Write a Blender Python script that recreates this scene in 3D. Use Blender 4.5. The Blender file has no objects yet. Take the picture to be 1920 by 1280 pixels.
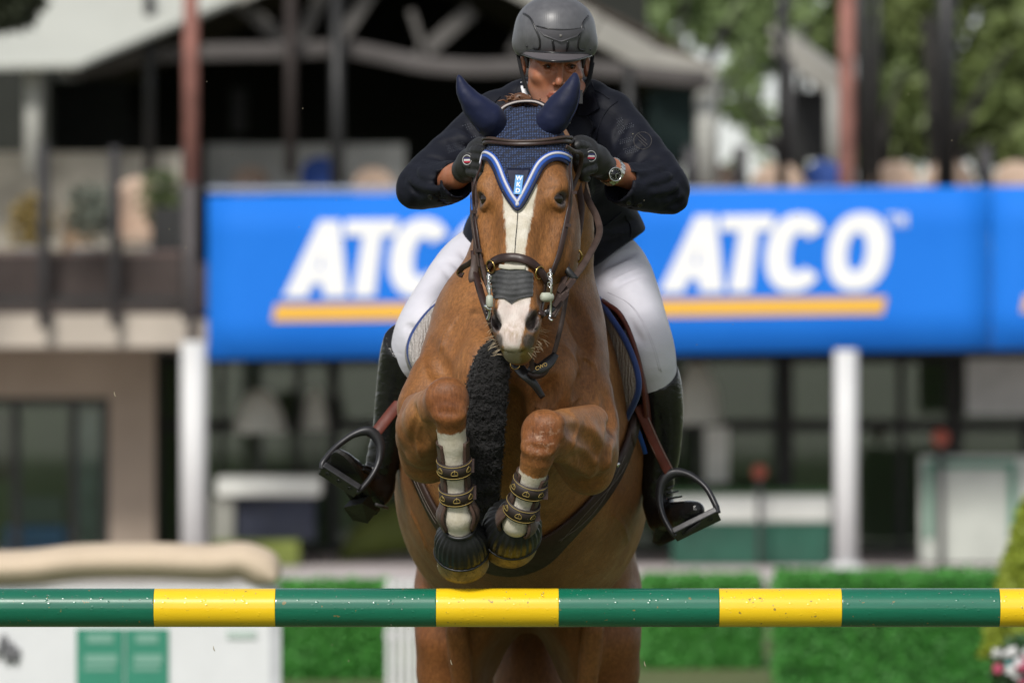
import bpy, math, random
import numpy as np
from mathutils import Vector, Matrix

sc = bpy.context.scene
COL = sc.collection
rnd = random.Random(7)
NR = np.random.RandomState(11)

# ------------------------------------------------------------------ camera
CAM_D, CAM_H, PXS, HZ = 15.0, 1.85, 10800.0, 741.0   # distance to the fence, lens height, px*m, horizon row
cd = bpy.data.cameras.new('camera')
cd.sensor_width = 36.0
cd.lens = 36.0 * PXS / 1920.0
cd.shift_y = (HZ - 640.0) / 1920.0
cd.clip_start, cd.clip_end = 0.1, 1500.0
cd.dof.use_dof = True
cd.dof.focus_distance = CAM_D - 0.02
cd.dof.aperture_fstop = 3.5
cd.dof.aperture_blades = 0
cam = bpy.data.objects.new('camera', cd)
COL.objects.link(cam)
cam.location = (0, -CAM_D, CAM_H)
cam.rotation_euler = (math.radians(90), 0, 0)
sc.camera = cam

# ------------------------------------------------------------------ sky and sun (bright overcast)
SUN_EL, SUN_AZ = 42.0, 18.0     # degrees; azimuth measured from behind the camera towards image left
w = bpy.data.worlds.new('World'); sc.world = w; w.use_nodes = True
nt = w.node_tree; bgn = nt.nodes['Background']
sky = nt.nodes.new('ShaderNodeTexSky'); sky.sky_type = 'NISHITA'; sky.sun_disc = False
sky.sun_elevation = math.radians(SUN_EL)
sky.air_density = 1.0; sky.dust_density = 1.0; sky.ozone_density = 1.0
hs = nt.nodes.new('ShaderNodeHueSaturation'); hs.inputs['Saturation'].default_value = 0.30   # cloud cover greys the sky
nt.links.new(sky.outputs[0], hs.inputs['Color']); nt.links.new(hs.outputs[0], bgn.inputs[0])
bgn.inputs[1].default_value = 0.078
sl = bpy.data.lights.new('sun', 'SUN'); sl.energy = 2.1; sl.angle = math.radians(10); sl.color = (1.0, 0.96, 0.90)
so = bpy.data.objects.new('sun', sl); COL.objects.link(so)
az, el = math.radians(SUN_AZ), math.radians(SUN_EL)
sdir = Vector((-math.sin(az) * math.cos(el), -math.cos(az) * math.cos(el), math.sin(el)))   # towards the sun
so.rotation_euler = sdir.to_track_quat('Z', 'Y').to_euler()
sky.sun_rotation = math.atan2(sdir.x, sdir.y)
sc.view_settings.view_transform = 'Standard'; sc.view_settings.look = 'None'
sc.view_settings.exposure = 0.72; sc.view_settings.gamma = 1.0
sc.render.engine = 'CYCLES'
sc.cycles.max_bounces = 6; sc.cycles.transparent_max_bounces = 8
sc.cycles.use_denoising = True

# ------------------------------------------------------------------ placing: a photograph pixel at depth Y behind the fence
def W(px, py, Y):
    d = CAM_D + Y
    return np.array(((px - 960.0) * d / PXS, Y, CAM_H - (py - HZ) * d / PXS))
def R(px, Y=0.0): return px * (CAM_D + Y) / PXS
def PX(P):
    P = np.asarray(P); d = CAM_D + P[..., 1]
    return 960 + P[..., 0] * PXS / d, HZ - (P[..., 2] - CAM_H) * PXS / d
def unit(v):
    v = np.asarray(v, float); return v / (np.linalg.norm(v, axis=-1, keepdims=True) + 1e-12)

# ------------------------------------------------------------------ objects
def link(o, parent=None):
    COL.objects.link(o)
    if parent is not None: o.parent = parent; o.matrix_parent_inverse = parent.matrix_world.inverted()
    return o
def empty(name, loc=(0, 0, 0)):
    o = bpy.data.objects.new(name, None); o.empty_display_size = 0.1
    o.location = loc; o.matrix_world = Matrix.Translation(loc); COL.objects.link(o); return o
def tag(o, label, cat, group=None):
    o['label'] = label; o['category'] = cat
    if group: o['group'] = group
    return o
def thing(name, label, cat, loc=(0, 0, 0), group=None): return tag(empty(name, loc), label, cat, group)
def kind(o, k): o['kind'] = k; return o
def mesh(name, V, F, mat, parent=None, smooth=True, attrs=None):
    me = bpy.data.meshes.new(name)
    V = np.asarray(V, np.float32)
    if isinstance(F, np.ndarray) and F.ndim == 2:
        n, k = F.shape
        me.vertices.add(len(V)); me.vertices.foreach_set('co', V.ravel())
        me.loops.add(n * k); me.loops.foreach_set('vertex_index', F.astype(np.int32).ravel())
        me.polygons.add(n); me.polygons.foreach_set('loop_start', np.arange(0, n * k, k, dtype=np.int32))
        me.update(calc_edges=True); me.validate()
    else:
        me.from_pydata([tuple(map(float, v)) for v in V], [], [tuple(int(i) for i in f) for f in F])
    if smooth: me.polygons.foreach_set('use_smooth', np.ones(len(me.polygons), bool))
    if attrs:
        for k_, a in attrs.items():
            at = me.attributes.new(k_, 'FLOAT', 'POINT'); at.data.foreach_set('value', np.asarray(a, np.float32))
    if mat is not None: me.materials.append(mat)
    o = bpy.data.objects.new(name, me)
    return link(o, parent)
def dup(o, loc=None, rotz=0.0, label=None, scale=None):
    r = o.copy(); COL.objects.link(r)
    if loc is not None: r.location = loc
    r.rotation_euler.z = rotz
    if scale is not None: r.scale = scale
    if label: r['label'] = label
    for ch in o.children:
        c = ch.copy(); COL.objects.link(c); c.parent = r
        for g in ch.children:
            e = g.copy(); COL.objects.link(e); e.parent = c
    return r

# ------------------------------------------------------------------ materials
def srgb(h):
    h = h.lstrip('#'); c = [int(h[i:i + 2], 16) / 255 for i in (0, 2, 4)]
    return tuple(x / 12.92 if x <= 0.04045 else ((x + 0.055) / 1.055) ** 2.4 for x in c)
class Mat:
    def __init__(s, name):
        s.m = bpy.data.materials.new(name); s.m.use_nodes = True; s.t = s.m.node_tree; s.N = s.t.nodes
        s.b = s.N['Principled BSDF']; s.tc = None
    def n(s, typ, **kw):
        x = s.N.new('ShaderNode' + typ)
        for k, v in kw.items():
            if k.startswith('i_'):
                k = k[2:]; x.inputs[int(k) if k.isdigit() else k.replace('_', ' ')].default_value = v
            else: setattr(x, k, v)
        return x
    def L(s, a, b): s.t.links.new(a, b)
    def co(s, out='Object', scale=(1, 1, 1), rot=(0, 0, 0)):
        if s.tc is None: s.tc = s.n('TexCoord')
        mp = s.n('Mapping'); mp.inputs['Scale'].default_value = scale; mp.inputs['Rotation'].default_value = rot
        s.L(s.tc.outputs[out], mp.inputs[0]); return mp.outputs[0]
    def noise(s, vec, scale, detail=4, rough=0.55, dist=0.0):
        x = s.n('TexNoise'); x.inputs['Scale'].default_value = scale; x.inputs['Detail'].default_value = detail
        x.inputs['Roughness'].default_value = rough; x.inputs['Distortion'].default_value = dist
        s.L(vec, x.inputs['Vector']); return x.outputs[0]
    def ramp(s, fac, stops):
        x = s.n('ValToRGB'); e = x.color_ramp.elements
        while len(e) < len(stops): e.new(0.5)
        for i, (p, c) in enumerate(stops):
            e[i].position = p; e[i].color = (*c, 1) if len(c) == 3 else c
        s.L(fac, x.inputs[0]); return x.outputs[0]
    def mix(s, fac, a, b, mode='MIX'):
        x = s.n('Mix', data_type='RGBA', blend_type=mode)
        for v, i in ((fac, 0), (a, 6), (b, 7)):
            if isinstance(v, (int, float)): x.inputs[i].default_value = v
            elif isinstance(v, tuple): x.inputs[i].default_value = (*v[:3], 1)
            else: s.L(v, x.inputs[i])
        return x.outputs[2]
    def math(s, op, a, b=0.0, clamp=False):
        x = s.n('Math', operation=op, use_clamp=clamp)
        for v, i in ((a, 0), (b, 1)):
            if isinstance(v, (int, float)): x.inputs[i].default_value = v
            else: s.L(v, x.inputs[i])
        return x.outputs[0]
    def attr(s, name):
        x = s.n('Attribute'); x.attribute_name = name; return x.outputs['Fac']
    def bump(s, h, strength=0.3, dist=0.01, prev=None):
        x = s.n('Bump'); x.inputs['Strength'].default_value = strength; x.inputs['Distance'].default_value = dist
        s.L(h, x.inputs['Height'])
        if prev is not None: s.L(prev, x.inputs['Normal'])
        return x.outputs[0]
    def set(s, **kw):
        for k, v in kw.items():
            i = s.b.inputs[k.replace('_', ' ')]
            if hasattr(v, 'default_value') and hasattr(v, 'links'): s.L(v, i)
            elif hasattr(v, 'is_output'): s.L(v, i)
            elif isinstance(v, tuple): i.default_value = (*v[:3], 1) if len(i.default_value) == 4 else v
            else: i.default_value = v
        return s
_mc = {}
def mat(name, col, rough=0.5, var=0.12, vs=6.0, bs=60.0, bst=0.15, bd=0.002, metal=0.0, spec=0.5, sheen=0.0, coat=0.0, det=5):
    if name in _mc: return _mc[name]
    if isinstance(col, str): col = srgb(col)
    M = Mat(name); v = M.co()
    lo = tuple(c * (1 - var) for c in col); hi = tuple(min(1, c * (1 + var)) for c in col)
    c = M.ramp(M.noise(v, vs, det), [(0.3, lo), (0.7, hi)])
    rr = M.ramp(M.noise(v, vs * 3.1, 3), [(0.3, (rough * 0.85,) * 3), (0.7, (min(1, rough * 1.15),) * 3)])
    M.set(Base_Color=c, Roughness=rr, Metallic=metal, Specular_IOR_Level=spec, Sheen_Weight=sheen, Coat_Weight=coat)
    if bst: M.set(Normal=M.bump(M.noise(v, bs, 4), bst, bd))
    _mc[name] = M.m; return M.m

# ------------------------------------------------------------------ plain geometry
def box(c, s, rz=0.0, bev=0.0):
    x, y, z = [v / 2 for v in s]
    V = np.array([(a * x, b * y, d * z) for a in (-1, 1) for b in (-1, 1) for d in (-1, 1)])
    F = [(0, 1, 3, 2), (4, 6, 7, 5), (0, 4, 5, 1), (2, 3, 7, 6), (0, 2, 6, 4), (1, 5, 7, 3)]
    if rz:
        c_, s_ = math.cos(rz), math.sin(rz); V = V @ np.array([[c_, s_, 0], [-s_, c_, 0], [0, 0, 1]])
    return V + np.asarray(c), F
def joinm(parts):
    V, F, n = [], [], 0
    for v, f in parts:
        V.append(np.asarray(v)); F += [tuple(int(i) + n for i in q) for q in f]; n += len(v)
    return np.vstack(V), F
def boxo(name, c, s, mat, parent=None, rz=0.0, bev=0.0):
    V, F = box((0, 0, 0), s, rz); o = mesh(name, V, F, mat, None, smooth=False)
    o.location = c
    if parent is not None: o.parent = parent; o.matrix_parent_inverse = parent.matrix_world.inverted()
    if bev:
        b = o.modifiers.new('bevel', 'BEVEL'); b.width = bev; b.segments = 2
    return o
def catmull(P, n):
    P = np.asarray(P, float)
    if len(P) == 2:
        t = np.linspace(0, 1, n)[:, None]; return P[0] * (1 - t) + P[1] * t
    Q = np.vstack([2 * P[0] - P[1], P, 2 * P[-1] - P[-2]])
    m = len(P) - 1; u = np.linspace(0, m, n); i = np.minimum(u.astype(int), m - 1); t = (u - i)[:, None]
    p0, p1, p2, p3 = Q[i], Q[i + 1], Q[i + 2], Q[i + 3]
    return 0.5 * (2 * p1 + (p2 - p0) * t + (2 * p0 - 5 * p1 + 4 * p2 - p3) * t ** 2 + (3 * p1 - p0 - 3 * p2 + p3) * t ** 3)
def frames(P, N=None):
    T = unit(np.gradient(P, axis=0))
    if N is None:
        N = np.zeros_like(P); a = np.array((0, -1.0, 0)) if abs(T[0, 1]) < 0.9 else np.array((1.0, 0, 0))
        for i in range(len(P)):
            a = a - T[i] * np.dot(a, T[i]); a = unit(a); N[i] = a
    else:
        N = np.broadcast_to(np.asarray(N, float), P.shape); N = N - T * (N * T).sum(1, keepdims=True); N = unit(N)
    return T, N, np.cross(T, N)
def sweep(P, N, prof, sw=None, closed=False):
    """sweep a closed 2-D profile (side, normal) along P"""
    T, N, B = frames(P, N); prof = np.asarray(prof, float); k = len(prof); n = len(P)
    sw = np.ones((n, 2)) if sw is None else sw
    V = (P[:, None] + B[:, None] * (prof[None, :, :1] * sw[:, None, :1]) + N[:, None] * (prof[None, :, 1:] * sw[:, None, 1:])).reshape(-1, 3)
    F = []
    for i in range(n if closed else n - 1):
        a, b = i * k, ((i + 1) % n) * k
        F += [(a + j, a + (j + 1) % k, b + (j + 1) % k, b + j) for j in range(k)]
    if not closed: F += [tuple(range(k - 1, -1, -1)), tuple((n - 1) * k + j for j in range(k))]
    return V, F
def rrect(w_, t_, r=0.35):
    a, b = w_ / 2, t_ / 2; r = min(r * min(w_, t_), a, b)
    return [(-a + r, -b), (a - r, -b), (a, -b + r), (a, b - r), (a - r, b), (-a + r, b), (-a, b - r), (-a, -b + r)]
def ribbon(P, N, w_, t_, n=None, wk=None, closed=False):
    P = np.asarray(P, float)
    if n: 
        P2 = catmull(P, n)
        if N is not None and np.ndim(N) == 2: N = catmull(N, n)
        P = P2
    sw = None
    if wk is not None:
        s = np.interp(np.linspace(0, 1, len(P)), np.linspace(0, 1, len(wk)), wk); sw = np.stack([s, np.ones(len(P))], 1)
    return sweep(P, N, rrect(w_, t_), sw, closed)
def tube(P, r, n=None, k=10, closed=False):
    P = np.asarray(P, float)
    m = n or len(P)
    rr = np.interp(np.linspace(0, 1, m), np.linspace(0, 1, np.size(r)), np.atleast_1d(r)) if np.size(r) > 1 else np.full(m, float(np.atleast_1d(r)[0]))
    if n: P = catmull(P, n)
    a = np.linspace(0, 2 * np.pi, k, endpoint=False)
    return sweep(P, None, np.stack([np.cos(a), np.sin(a)], 1), np.stack([rr, rr], 1), closed)
def ring(c, axis, r, thick, n=28, k=8):
    axis = unit(axis); u = unit(np.cross(axis, (0.3, 0.2, 1.0))); v = np.cross(axis, u)
    a = np.linspace(0, 2 * np.pi, n, endpoint=False)
    P = np.asarray(c) + r * (np.cos(a)[:, None] * u + np.sin(a)[:, None] * v)
    b = np.linspace(0, 2 * np.pi, k, endpoint=False); V = []
    for i in range(n):
        rad = unit(P[i] - np.asarray(c))
        V += [P[i] + thick * (math.cos(t) * rad + math.sin(t) * axis) for t in b]
    F = [(i * k + j, ((i + 1) % n) * k + j, ((i + 1) % n) * k + (j + 1) % k, i * k + (j + 1) % k) for i in range(n) for j in range(k)]
    return np.array(V), F
def lathe(c, axis, prof, n=32, ref=(0, -1, 0), mod=None, cap=True):
    """prof: list of (distance along axis, radius)"""
    axis = unit(axis); u = np.asarray(ref, float); u = unit(u - axis * np.dot(u, axis)); v = np.cross(axis, u)
    a = np.linspace(0, 2 * np.pi, n, endpoint=False); V = []
    for i, (h, r) in enumerate(prof):
        rr = np.full(n, float(r))
        if mod is not None: rr = rr * mod(i, a)
        V.append(np.asarray(c) + axis * h + rr[:, None] * (np.cos(a)[:, None] * u + np.sin(a)[:, None] * v))
    m = len(prof); V = np.vstack(V)
    F = [(i * n + j, i * n + (j + 1) % n, (i + 1) * n + (j + 1) % n, (i + 1) * n + j) for i in range(m - 1) for j in range(n)]
    if cap: F += [tuple(range(n - 1, -1, -1)), tuple((m - 1) * n + j for j in range(n))]
    return V, F
def text_mesh(name, body, size, mat, parent, M4, extrude=0.0006, bold=0.0, shear=0.0):
    cu = bpy.data.curves.new(name, 'FONT'); cu.body = body; cu.size = size; cu.extrude = extrude; cu.offset = bold
    cu.align_x = 'CENTER'; cu.align_y = 'CENTER'; cu.shear = shear; cu.resolution_u = 3
    t = bpy.data.objects.new(name + '_tmp', cu); COL.objects.link(t)
    dg = bpy.context.evaluated_depsgraph_get(); me = bpy.data.meshes.new_from_object(t.evaluated_get(dg))
    bpy.data.objects.remove(t); me.name = name; me.materials.clear(); me.materials.append(mat)
    me.transform(M4); o = bpy.data.objects.new(name, me); return link(o, parent)

# ------------------------------------------------------------------ organic forms: smooth-union distance fields + surface nets
class Field:
    def __init__(s, X, Y, Z):
        s.X, s.Y, s.Z = [np.asarray(a, np.float32) for a in (X, Y, Z)]
        s.F = np.full((len(s.X), len(s.Y), len(s.Z)), 0.25, np.float32)
    @staticmethod
    def around(lo, hi, h):
        return Field(*[np.arange(lo[i], hi[i] + h, h) for i in range(3)])
    def sl(s, lo, hi):
        r = []
        for A, a, b in ((s.X, lo[0], hi[0]), (s.Y, lo[1], hi[1]), (s.Z, lo[2], hi[2])):
            i0 = max(int(np.searchsorted(A, a)) - 1, 0); i1 = min(int(np.searchsorted(A, b)) + 1, len(A)); r.append(slice(i0, max(i1, i0 + 1)))
        return tuple(r)
    def grid(s, q): return s.X[q[0]][:, None, None], s.Y[q[1]][None, :, None], s.Z[q[2]][None, None, :]
    def put(s, q, d, k, op='u'):
        a = s.F[q]
        if op == 's': d = -d
        if op in ('s', 'i'):
            r = np.maximum(a, d)
            if k > 0: h = np.maximum(k - np.abs(a - d), 0) / k; r = r + h * h * k * 0.25
        else:
            r = np.minimum(a, d)
            if k > 0: h = np.maximum(k - np.abs(a - d), 0) / k; r = r - h * h * k * 0.25
        s.F[q] = r
    def cone(s, a, b, ra, rb, k=0.02, op='u', flat=None):
        """tapered capsule; flat=(axis, factor) squashes it along an axis"""
        a, b = np.asarray(a, np.float32), np.asarray(b, np.float32); m = max(ra, rb) * (max(flat[1], 1) if flat else 1) + k + 0.05
        q = s.sl(np.minimum(a, b) - m, np.maximum(a, b) + m); x, y, z = s.grid(q)
        ba = b - a; L2 = float(ba @ ba) + 1e-12
        t = np.clip(((x - a[0]) * ba[0] + (y - a[1]) * ba[1] + (z - a[2]) * ba[2]) / L2, 0, 1)
        dx, dy, dz = x - a[0] - t * ba[0], y - a[1] - t * ba[1], z - a[2] - t * ba[2]
        r2 = dx * dx + dy * dy + dz * dz
        if flat:
            u = unit(flat[0]); du = dx * u[0] + dy * u[1] + dz * u[2]; r2 = r2 + du * du * (1 / flat[1] ** 2 - 1)
        s.put(q, (np.sqrt(r2) - (ra + (rb - ra) * t)).astype(np.float32), k, op)
    def chain(s, P, r, k=0.02, op='u', flat=None, n=None):
        P = np.asarray(P, float); r = np.asarray(r, float)
        if n:
            r = np.interp(np.linspace(0, 1, n), np.linspace(0, 1, len(r)), r); P = catmull(P, n)
        for i in range(len(P) - 1): s.cone(P[i], P[i + 1], r[i], r[i + 1], k, op, flat)
    def ell(s, c, rad, k=0.02, op='u', rot=None):
        c = np.asarray(c, np.float32); rad = np.asarray(rad, np.float32); m = float(rad.max()) + k + 0.04
        q = s.sl(c - m, c + m); x, y, z = s.grid(q); x, y, z = x - c[0], y - c[1], z - c[2]
        if rot is not None:
            Rm = np.asarray(rot, np.float32); x, y, z = [Rm[i][0] * x + Rm[i][1] * y + Rm[i][2] * z for i in range(3)]
        k0 = np.sqrt((x / rad[0]) ** 2 + (y / rad[1]) ** 2 + (z / rad[2]) ** 2)
        k1 = np.sqrt((x / rad[0] ** 2) ** 2 + (y / rad[1] ** 2) ** 2 + (z / rad[2] ** 2) ** 2) + 1e-6
        s.put(q, (k0 * (k0 - 1) / k1).astype(np.float32), k, op)
    def loft(s, O, A, S, L, keys, k=0.02, op='u', p=2.0, cap=0.03):
        """stack of superellipse sections along axis A from O; keys (t, c_side, c_fwd, r_side, r_front, r_back)"""
        O, A, S = np.asarray(O, np.float32), unit(A).astype(np.float32), unit(S).astype(np.float32)
        U = np.cross(A, S) if True else None
        K = np.asarray(keys, float); tt = np.linspace(0, 1, 120)
        def sm(c):
            y = np.interp(tt, K[:, 0], K[:, c]); ker = np.hanning(11); ker /= ker.sum()
            return np.convolve(np.pad(y, 5, 'edge'), ker, 'valid')
        C = [sm(c) for c in range(1, 6)]; m = float(max(K[:, 3:].max(), 0.01) + np.abs(K[:, 1:3]).max()) + k + 0.05
        E = O + A * L; q = s.sl(np.minimum(O, E) - m, np.maximum(O, E) + m); x, y, z = s.grid(q); x, y, z = x - O[0], y - O[1], z - O[2]
        t = (x * A[0] + y * A[1] + z * A[2]) / L; tc = np.clip(t, 0, 1)
        sd = x * S[0] + y * S[1] + z * S[2]; fw = x * U[0] + y * U[1] + z * U[2]
        g = [np.interp(tc.ravel(), tt, c).reshape(tc.shape).astype(np.float32) for c in C]
        sd = np.abs(sd - g[0]); fw = fw - g[1]; rf = np.where(fw > 0, g[3], g[4])
        e = ((sd / g[2]) ** p + (np.abs(fw) / rf) ** p) ** (1 / p)
        d = (e - 1) * np.minimum(g[2], rf); dt = np.maximum(-t, t - 1) * L
        h = np.maximum(cap - np.abs(d - dt), 0) / cap; d = np.maximum(d, dt) + h * h * cap * 0.25
        s.put(q, d.astype(np.float32), k, op)
    def fn(s, f, lo, hi, k=0.0, op='u'):
        q = s.sl(lo, hi); x, y, z = s.grid(q); s.put(q, np.broadcast_to(f(x, y, z), s.F[q].shape).astype(np.float32), k, op)
    def add(s, f, lo, hi):
        q = s.sl(lo, hi); x, y, z = s.grid(q); s.F[q] = s.F[q] + f(x, y, z)
    def idx(s, P):
        P = np.asarray(P, float)
        return np.stack([np.interp(P[..., i], A, np.arange(len(A))) for i, A in enumerate((s.X, s.Y, s.Z))], -1)
    def val(s, P):
        I = s.idx(P); i = np.minimum(I.astype(int), np.array(s.F.shape) - 2); f = I - i; F = s.F; r = 0
        for a in (0, 1):
            for b in (0, 1):
                for c in (0, 1):
                    r = r + F[i[..., 0] + a, i[..., 1] + b, i[..., 2] + c] * np.abs(1 - a - f[..., 0]) * np.abs(1 - b - f[..., 1]) * np.abs(1 - c - f[..., 2])
        return r
    def grad(s, P, h=0.008):
        P = np.asarray(P, float); g = np.stack([s.val(P + h * e) - s.val(P - h * e) for e in np.eye(3)], -1); return unit(g)
    def hit(s, px, py, y0=None, y1=None, off=0.0):
        """first surface point seen through photograph pixel(s); returns point(s), normal(s)"""
        px, py = np.broadcast_arrays(np.asarray(px, float), np.asarray(py, float)); shp = px.shape; px, py = px.ravel(), py.ravel()
        y0 = float(s.Y[0]) if y0 is None else y0; y1 = float(s.Y[-1]) if y1 is None else y1
        Ys = np.arange(y0, y1, 0.006); d = CAM_D + Ys
        P = np.stack([(px[:, None] - 960) * d / PXS, np.broadcast_to(Ys, (len(px), len(Ys))), CAM_H - (py[:, None] - HZ) * d / PXS], -1)
        v = s.val(P); neg = v < 0; j = np.where(neg.any(1), neg.argmax(1), v.argmin(1)); j = np.maximum(j, 1)
        r = np.arange(len(px)); a, b = v[r, j - 1], v[r, j]; t = np.where(neg.any(1), a / (a - b + 1e-9), 1.0)[:, None]
        Q = P[r, j - 1] * (1 - t) + P[r, j] * t; N = s.grad(Q)
        Q = Q + N * off
        return Q.reshape(shp + (3,)), N.reshape(shp + (3,))
    def snap(s, P, off=0.0, it=4):
        P = np.asarray(P, float).copy()
        for _ in range(it): P = P - s.grad(P) * (s.val(P) - off)[..., None] * 0.8
        return P, s.grad(P)
    def net(s, relax=1):
        F = s.F; sg = F < 0; nx, ny, nz = F.shape
        cnt = np.zeros((nx - 1, ny - 1, nz - 1), np.int8)
        for a in (0, 1):
            for b in (0, 1):
                for c in (0, 1): cnt += sg[a:nx - 1 + a, b:ny - 1 + b, c:nz - 1 + c]
        I = np.argwhere((cnt > 0) & (cnt < 8)); acc = np.zeros((len(I), 3)); num = np.zeros(len(I))
        cs = [(a, b, c) for a in (0, 1) for b in (0, 1) for c in (0, 1)]
        for c0 in cs:
            for ax in range(3):
                if c0[ax]: continue
                c1 = list(c0); c1[ax] = 1
                f0 = F[I[:, 0] + c0[0], I[:, 1] + c0[1], I[:, 2] + c0[2]]; f1 = F[I[:, 0] + c1[0], I[:, 1] + c1[1], I[:, 2] + c1[2]]
                m = (f0 < 0) != (f1 < 0); t = np.where(m, f0 / np.where(m, f0 - f1, 1), 0)
                p = np.tile(np.array(c0, float), (len(I), 1)); p[:, ax] = t
                acc += p * m[:, None]; num += m
        P = I + acc / num[:, None]
        V = np.stack([np.interp(P[:, i], np.arange(len(A)), A) for i, A in enumerate((s.X, s.Y, s.Z))], -1)
        vid = np.full(cnt.shape, -1, np.int32); vid[I[:, 0], I[:, 1], I[:, 2]] = np.arange(len(I)); Q = []
        for ax in range(3):
            o = [i for i in range(3) if i != ax]; u, v_ = (1, 2) if ax == 0 else ((2, 0) if ax == 1 else (0, 1))
            s0 = [slice(None)] * 3; s1 = [slice(None)] * 3; s0[ax] = slice(0, -1); s1[ax] = slice(1, None)
            ch = sg[tuple(s0)] != sg[tuple(s1)]; E = np.argwhere(ch); E = E[(E[:, u] > 0) & (E[:, v_] > 0) & (E[:, u] < F.shape[u] - 1) & (E[:, v_] < F.shape[v_] - 1)]
            def cell(du, dv):
                C = E.copy(); C[:, u] += du; C[:, v_] += dv; return vid[C[:, 0], C[:, 1], C[:, 2]]
            q = np.stack([cell(-1, -1), cell(0, -1), cell(0, 0), cell(-1, 0)], 1)
            fl = ~sg[E[:, 0], E[:, 1], E[:, 2]]; q[fl] = q[fl][:, ::-1]; Q.append(q)
        Q = np.vstack(Q); Q = Q[(Q >= 0).all(1)]
        for _ in range(relax):
            S_ = np.zeros_like(V); n_ = np.zeros(len(V))
            for a, b in ((0, 1), (1, 2), (2, 3), (3, 0)):
                np.add.at(S_, Q[:, a], V[Q[:, b]]); np.add.at(n_, Q[:, a], 1); np.add.at(S_, Q[:, b], V[Q[:, a]]); np.add.at(n_, Q[:, b], 1)
            V = 0.5 * V + 0.5 * S_ / np.maximum(n_, 1)[:, None]
        return V, Q
def poly_sd(x, y, P):
    """signed distance to a 2-D polygon"""
    P = np.asarray(P, float); d = np.full(np.broadcast(x, y).shape, 1e9); s = np.ones(d.shape); n = len(P)
    for i in range(n):
        a, b = P[i], P[i - 1]; e = b - a; wx, wy = x - a[0], y - a[1]
        t = np.clip((wx * e[0] + wy * e[1]) / (e @ e + 1e-12), 0, 1); d = np.minimum(d, (wx - t * e[0]) ** 2 + (wy - t * e[1]) ** 2)
        c1, c2, c3 = y >= a[1], y < b[1], e[0] * wy > e[1] * wx
        s = np.where((c1 & c2 & c3) | (~c1 & ~c2 & ~c3), -s, s)
    return s * np.sqrt(d)
# ================================================================== the place behind the fence
def B(px, py, d): return W(px, py, d - CAM_D)
def bx(px, d): return (px - 960.0) * d / PXS
def bz(py, d): return CAM_H - (py - HZ) * d / PXS
def slab(name, x0, y0, x1, y1, d, depth, m, parent=None, bev=0.0, dz0=0.0):
    """box whose front face covers photograph rows/columns x0..x1, y0..y1 at distance d"""
    X0, X1, Z0, Z1 = bx(x0, d), bx(x1, d), bz(y1, d), bz(y0, d)
    return boxo(name, ((X0 + X1) / 2, d - CAM_D + depth / 2, (Z0 + Z1) / 2), (X1 - X0, depth, Z1 - Z0), m, parent, bev=bev)
def bar(name, a, b, w_, t_, m, parent=None):
    a, b = np.asarray(a), np.asarray(b); return mesh(name, *sweep(np.array([a, b]), np.array((0, -1., 0)), rrect(w_, t_, .1)), m, parent, smooth=False)
def post(name, px, y0, y1, d, wpx, m, parent=None, k=12, px2=None):
    a, b = B(px2 or px, y1, d), B(px, y0, d); return mesh(name, *tube([a, b], R(wpx / 2, d - CAM_D), 2, k), m, parent)

# ---- ground
M = Mat('turf'); v = M.co(); n1 = M.noise(v, .35, 5); n2 = M.noise(v, 9, 5, .7); n3 = M.noise(v, 90, 3)
cc = M.mix(M.ramp(n2, [(0.3, (0, 0, 0)), (0.7, (1, 1, 1))]), (0.048, 0.085, 0.020), (0.105, 0.140, 0.042)); cc = M.mix(M.ramp(n1, [(0.35, (0, 0, 0)), (0.7, (.7, .7, .7))]), cc, (0.140, 0.150, 0.055))
M.set(Base_Color=cc, Roughness=.9, Normal=M.bump(n3, .6, .03)); m_turf = M.m
kind(mesh('ground', [(-400, -60, 0), (400, -60, 0), (400, 700, 0), (-400, 700, 0)], [(0, 1, 2, 3)], m_turf, smooth=False), 'structure')
m_pave = mat('pinkish_grey_paving', (0.50, 0.45, 0.44), .85, vs=.8, bs=30, bst=.2)
pv = kind(boxo('path', (0, 62 - CAM_D, .0), (60, 14, .10), m_pave), 'structure')
kind(boxo('kerb', (0, 54.9 - CAM_D, .02), (60, .18, .15), mat('concrete_kerb', (0.33, 0.31, 0.29), .85, bs=40, bst=.3)), 'structure')

# ---- materials of the buildings
m_stucco = mat('tan_stucco', (0.33, 0.27, 0.215), .9, vs=1.2, bs=60, bst=.3, bd=.01)
m_cream = mat('cream_render', (0.42, 0.37, 0.315), .85, vs=1.5, bs=60, bst=.2)
m_white = mat('white_paint', (0.60, 0.60, 0.60), .55, var=.05, vs=2, bs=40, bst=.1)
m_dark = mat('black_metal', (0.012, 0.012, 0.012), .5)
m_dark2 = mat('dark_grey_metal', (0.040, 0.038, 0.040), .5)
m_brown = mat('dark_brown_timber', (0.050, 0.036, 0.032), .8, bs=40, bst=.3)
m_redp = mat('peeling_red_brown_timber', (0.24, 0.105, 0.085), .8, var=.35, vs=5, bs=20, bst=.4, bd=.01)
m_room = mat('shade_dark_wall', (0.016, 0.018, 0.014), .9)  # near-black colour carries the shade inside the marquee
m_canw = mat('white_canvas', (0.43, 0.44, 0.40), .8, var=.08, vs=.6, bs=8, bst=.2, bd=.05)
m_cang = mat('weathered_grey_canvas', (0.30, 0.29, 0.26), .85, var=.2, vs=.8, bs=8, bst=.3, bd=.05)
m_canin = mat('shade_dark_canvas', (0.075, 0.055, 0.042), .95, var=.3, vs=.5, bs=6, bst=.2)  # shade of the tent's underside put into the roof colour
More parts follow.
